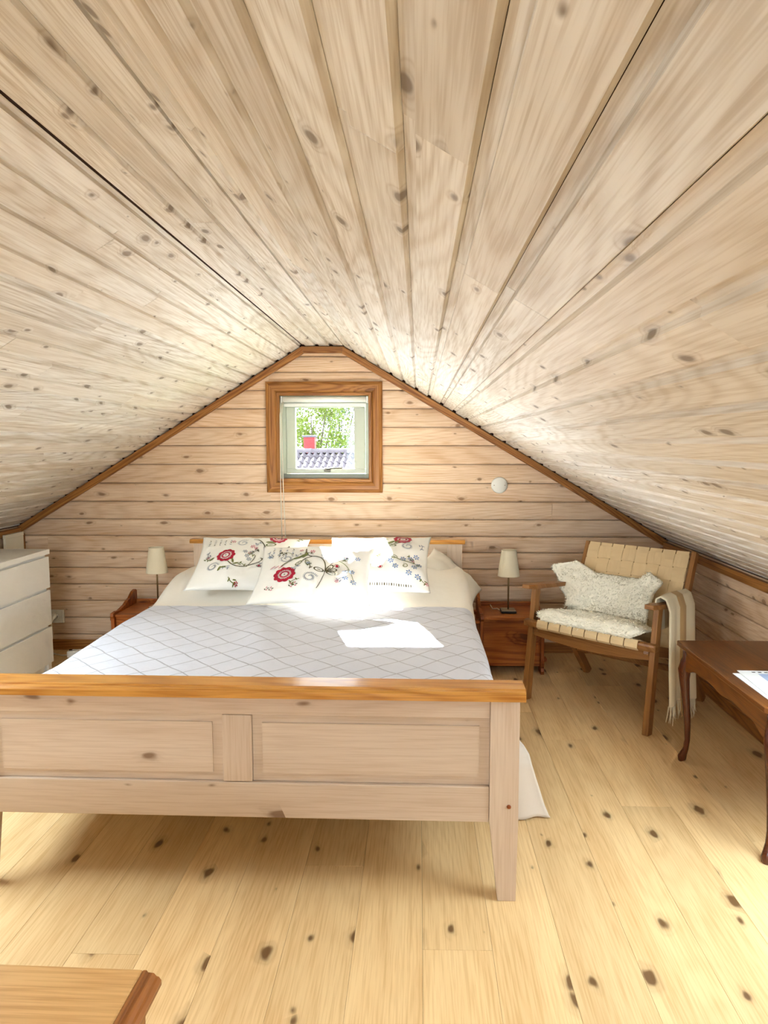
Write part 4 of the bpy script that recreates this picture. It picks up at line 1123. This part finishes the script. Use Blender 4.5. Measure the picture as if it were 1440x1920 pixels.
rf = empty('tiled_roof', (-2.3, 18.0, 1.10)); tag(rf, 'grey tiled roof of the neighbouring house seen through the window', 'roof')
ang = radians(20); tl = .345; tw_ = .30
bm = bmesh.new()
prism('roof_deck', [(0, -.06), (-2.4, -.06 - 2.4 * math.tan(ang)), (-2.4, -.20 - 2.4 * math.tan(ang)), (0, -.2), (2.4, -.20 - 2.4 * math.tan(ang)), (2.4, -.06 - 2.4 * math.tan(ang))], 'x', -4.6, 4.6, M['rooff'], rf)
prism('gable_wall', [(-2.2, -1.35), (2.2, -1.35), (2.2, -5.3), (-2.2, -5.3)], 'x', -4.4, 4.4, M['wallw'], rf)
V = []; F = []; nw = 12
for j, (yy, lift) in enumerate(((-.385, 0.024), (.0, 0.0))):
    for k in range(nw + 1):
        xx = -tw_ / 2 + tw_ * k / nw; V.append((xx, yy, lift + .034 * cos(4 * pi * k / nw)))
for k in range(nw + 1):
    V.append((V[k][0], V[k][1], V[k][2] - .036))
for k in range(nw): F.append((k, k + 1, nw + 2 + k, nw + 1 + k)); F.append((k, 2 * nw + 2 + k, 2 * nw + 3 + k, k + 1))
tme = None
for row in range(6):
    for col in range(30):
        if tme is None:
            o = mesh('roof_tile', V, F, M['tile'], rf, smooth=False); tme = o.data
        else: o = link('roof_tile', tme, None, rf)
        s = .02 + row * tl
        o.location = (-4.35 + col * tw_, -s * cos(ang), -s * sin(ang) + .03); o.rotation_euler = (ang, 0, 0)
rme = None
for k in range(22):
    pts = [(.13 * cos(pi * q / 6), .11 * sin(pi * q / 6) - .02) for q in range(7)]
    if rme is None:
        o = prism('ridge_tile', pts, 'x', -.205, .205, M['tile'], rf); rme = o.data
    else: o = link('ridge_tile', rme, None, rf)
    o.location = (-4.3 + k * .41, 0, .025); o.rotation_euler = (0, radians(-1.5), 0)
cm = empty('chimney', (-2.86, 18.7, .3)); tag(cm, 'small red chimney standing behind the tiled roof ridge', 'chimney')
box('stack', -.145, .145, -.145, .145, 0, 1.20, M['redch'], cm, bevel=.01); box('cap', -.18, .18, -.18, .18, 1.2, 1.25, M['rooff'], cm, bevel=.01)
hs = empty('distant_house', (-13.6, 58, -3)); tag(hs, 'pale distant house with a grey roof at the left of the window view', 'building')
box('wall', -4, 3.2, -2.5, 3, 0, 4.9, M['wallw'], hs, bevel=0)
prism('roof', [(-3.0, 4.9), (3.5, 4.9), (.25, 7.2)], 'x', -4.3, 3.5, M['rooff'], hs)
for wx in (-2.6, -.2, 1.9):
    w_ = box('window', wx - .5, wx + .5, -2.58, -2.5, 2.6, 4.0, M['wallw'], hs, bevel=0); 
    box('pane', -.42, .42, -.06, -.03, -.62, .62, M['winbl'], w_, bevel=0)
def tree(loc, rad, hgt, mat, label, seed, trunk=2.4):
    t = empty('leafy_tree', loc); tag(t, label, 'tree', 'trees behind the tiled roof')
    r = random.Random(seed)
    tube('trunk', [(0, 0, 0), (.1, 0, trunk * .6), (0, .1, trunk + hgt * .5)], [.16, .12, .04], M['bark'], t, seg=8)
    for k in range(4):
        a = r.uniform(0, 6.28); tube('branch', [(0.05, 0, trunk * .7 + .3 * k), (.5 * cos(a) * rad, .5 * sin(a) * rad, trunk + hgt * .35), (.75 * cos(a) * rad, .75 * sin(a) * rad, trunk + hgt * .6)], [.06, .04, .015], M['bark'], t, seg=6)
    V = []; F = []
    cl = [(r.gauss(0, .45), r.gauss(0, .45), r.uniform(.05, .95)) for _ in range(26)]
    for k in range(5200):
        c = r.choice(cl); x = (c[0] + r.gauss(0, .16)) * rad; y = (c[1] + r.gauss(0, .16)) * rad; z = trunk * .8 + (c[2] + r.gauss(0, .06)) * hgt
        a = Vector((r.uniform(-1, 1), r.uniform(-1, 1), r.uniform(-1, 1))).normalized(); b = a.cross(Vector((r.uniform(-1, 1), r.uniform(-1, 1), r.uniform(-1, 1)))).normalized()
        s = r.uniform(.05, .10); p = Vector((x, y, z)); q = len(V)
        V += [p - a * s, p + b * s * .5, p + a * s, p - b * s * .5]; F += [(q, q + 1, q + 2, q + 3)]
    f = mesh('foliage', V, F, mat, t, fix=False); f['kind'] = 'stuff'
tree((-4.6, 31, -3.6), 1.5, 5.2, M['leafa'], 'yellow-green birch in the middle of the window view', 1, 3.0)
tree((-2.4, 36, -3.6), 1.6, 5.6, M['leafa'], 'yellow-green tree at the right edge of the window view', 2, 3.0)
tree((-9.0, 45, -3.5), 1.9, 6.5, M['leafb'], 'blue-green tree beside the distant house', 3, 3.2)
tree((-5.6, 50, -3.5), 1.9, 7.5, M['leafb'], 'taller blue-green tree behind the birch', 4, 3.4)
tree((3.2, 40, -3.6), 1.8, 5.6, M['leafa'], 'yellow-green tree outside to the right of the tiled roof', 5, 3.0)
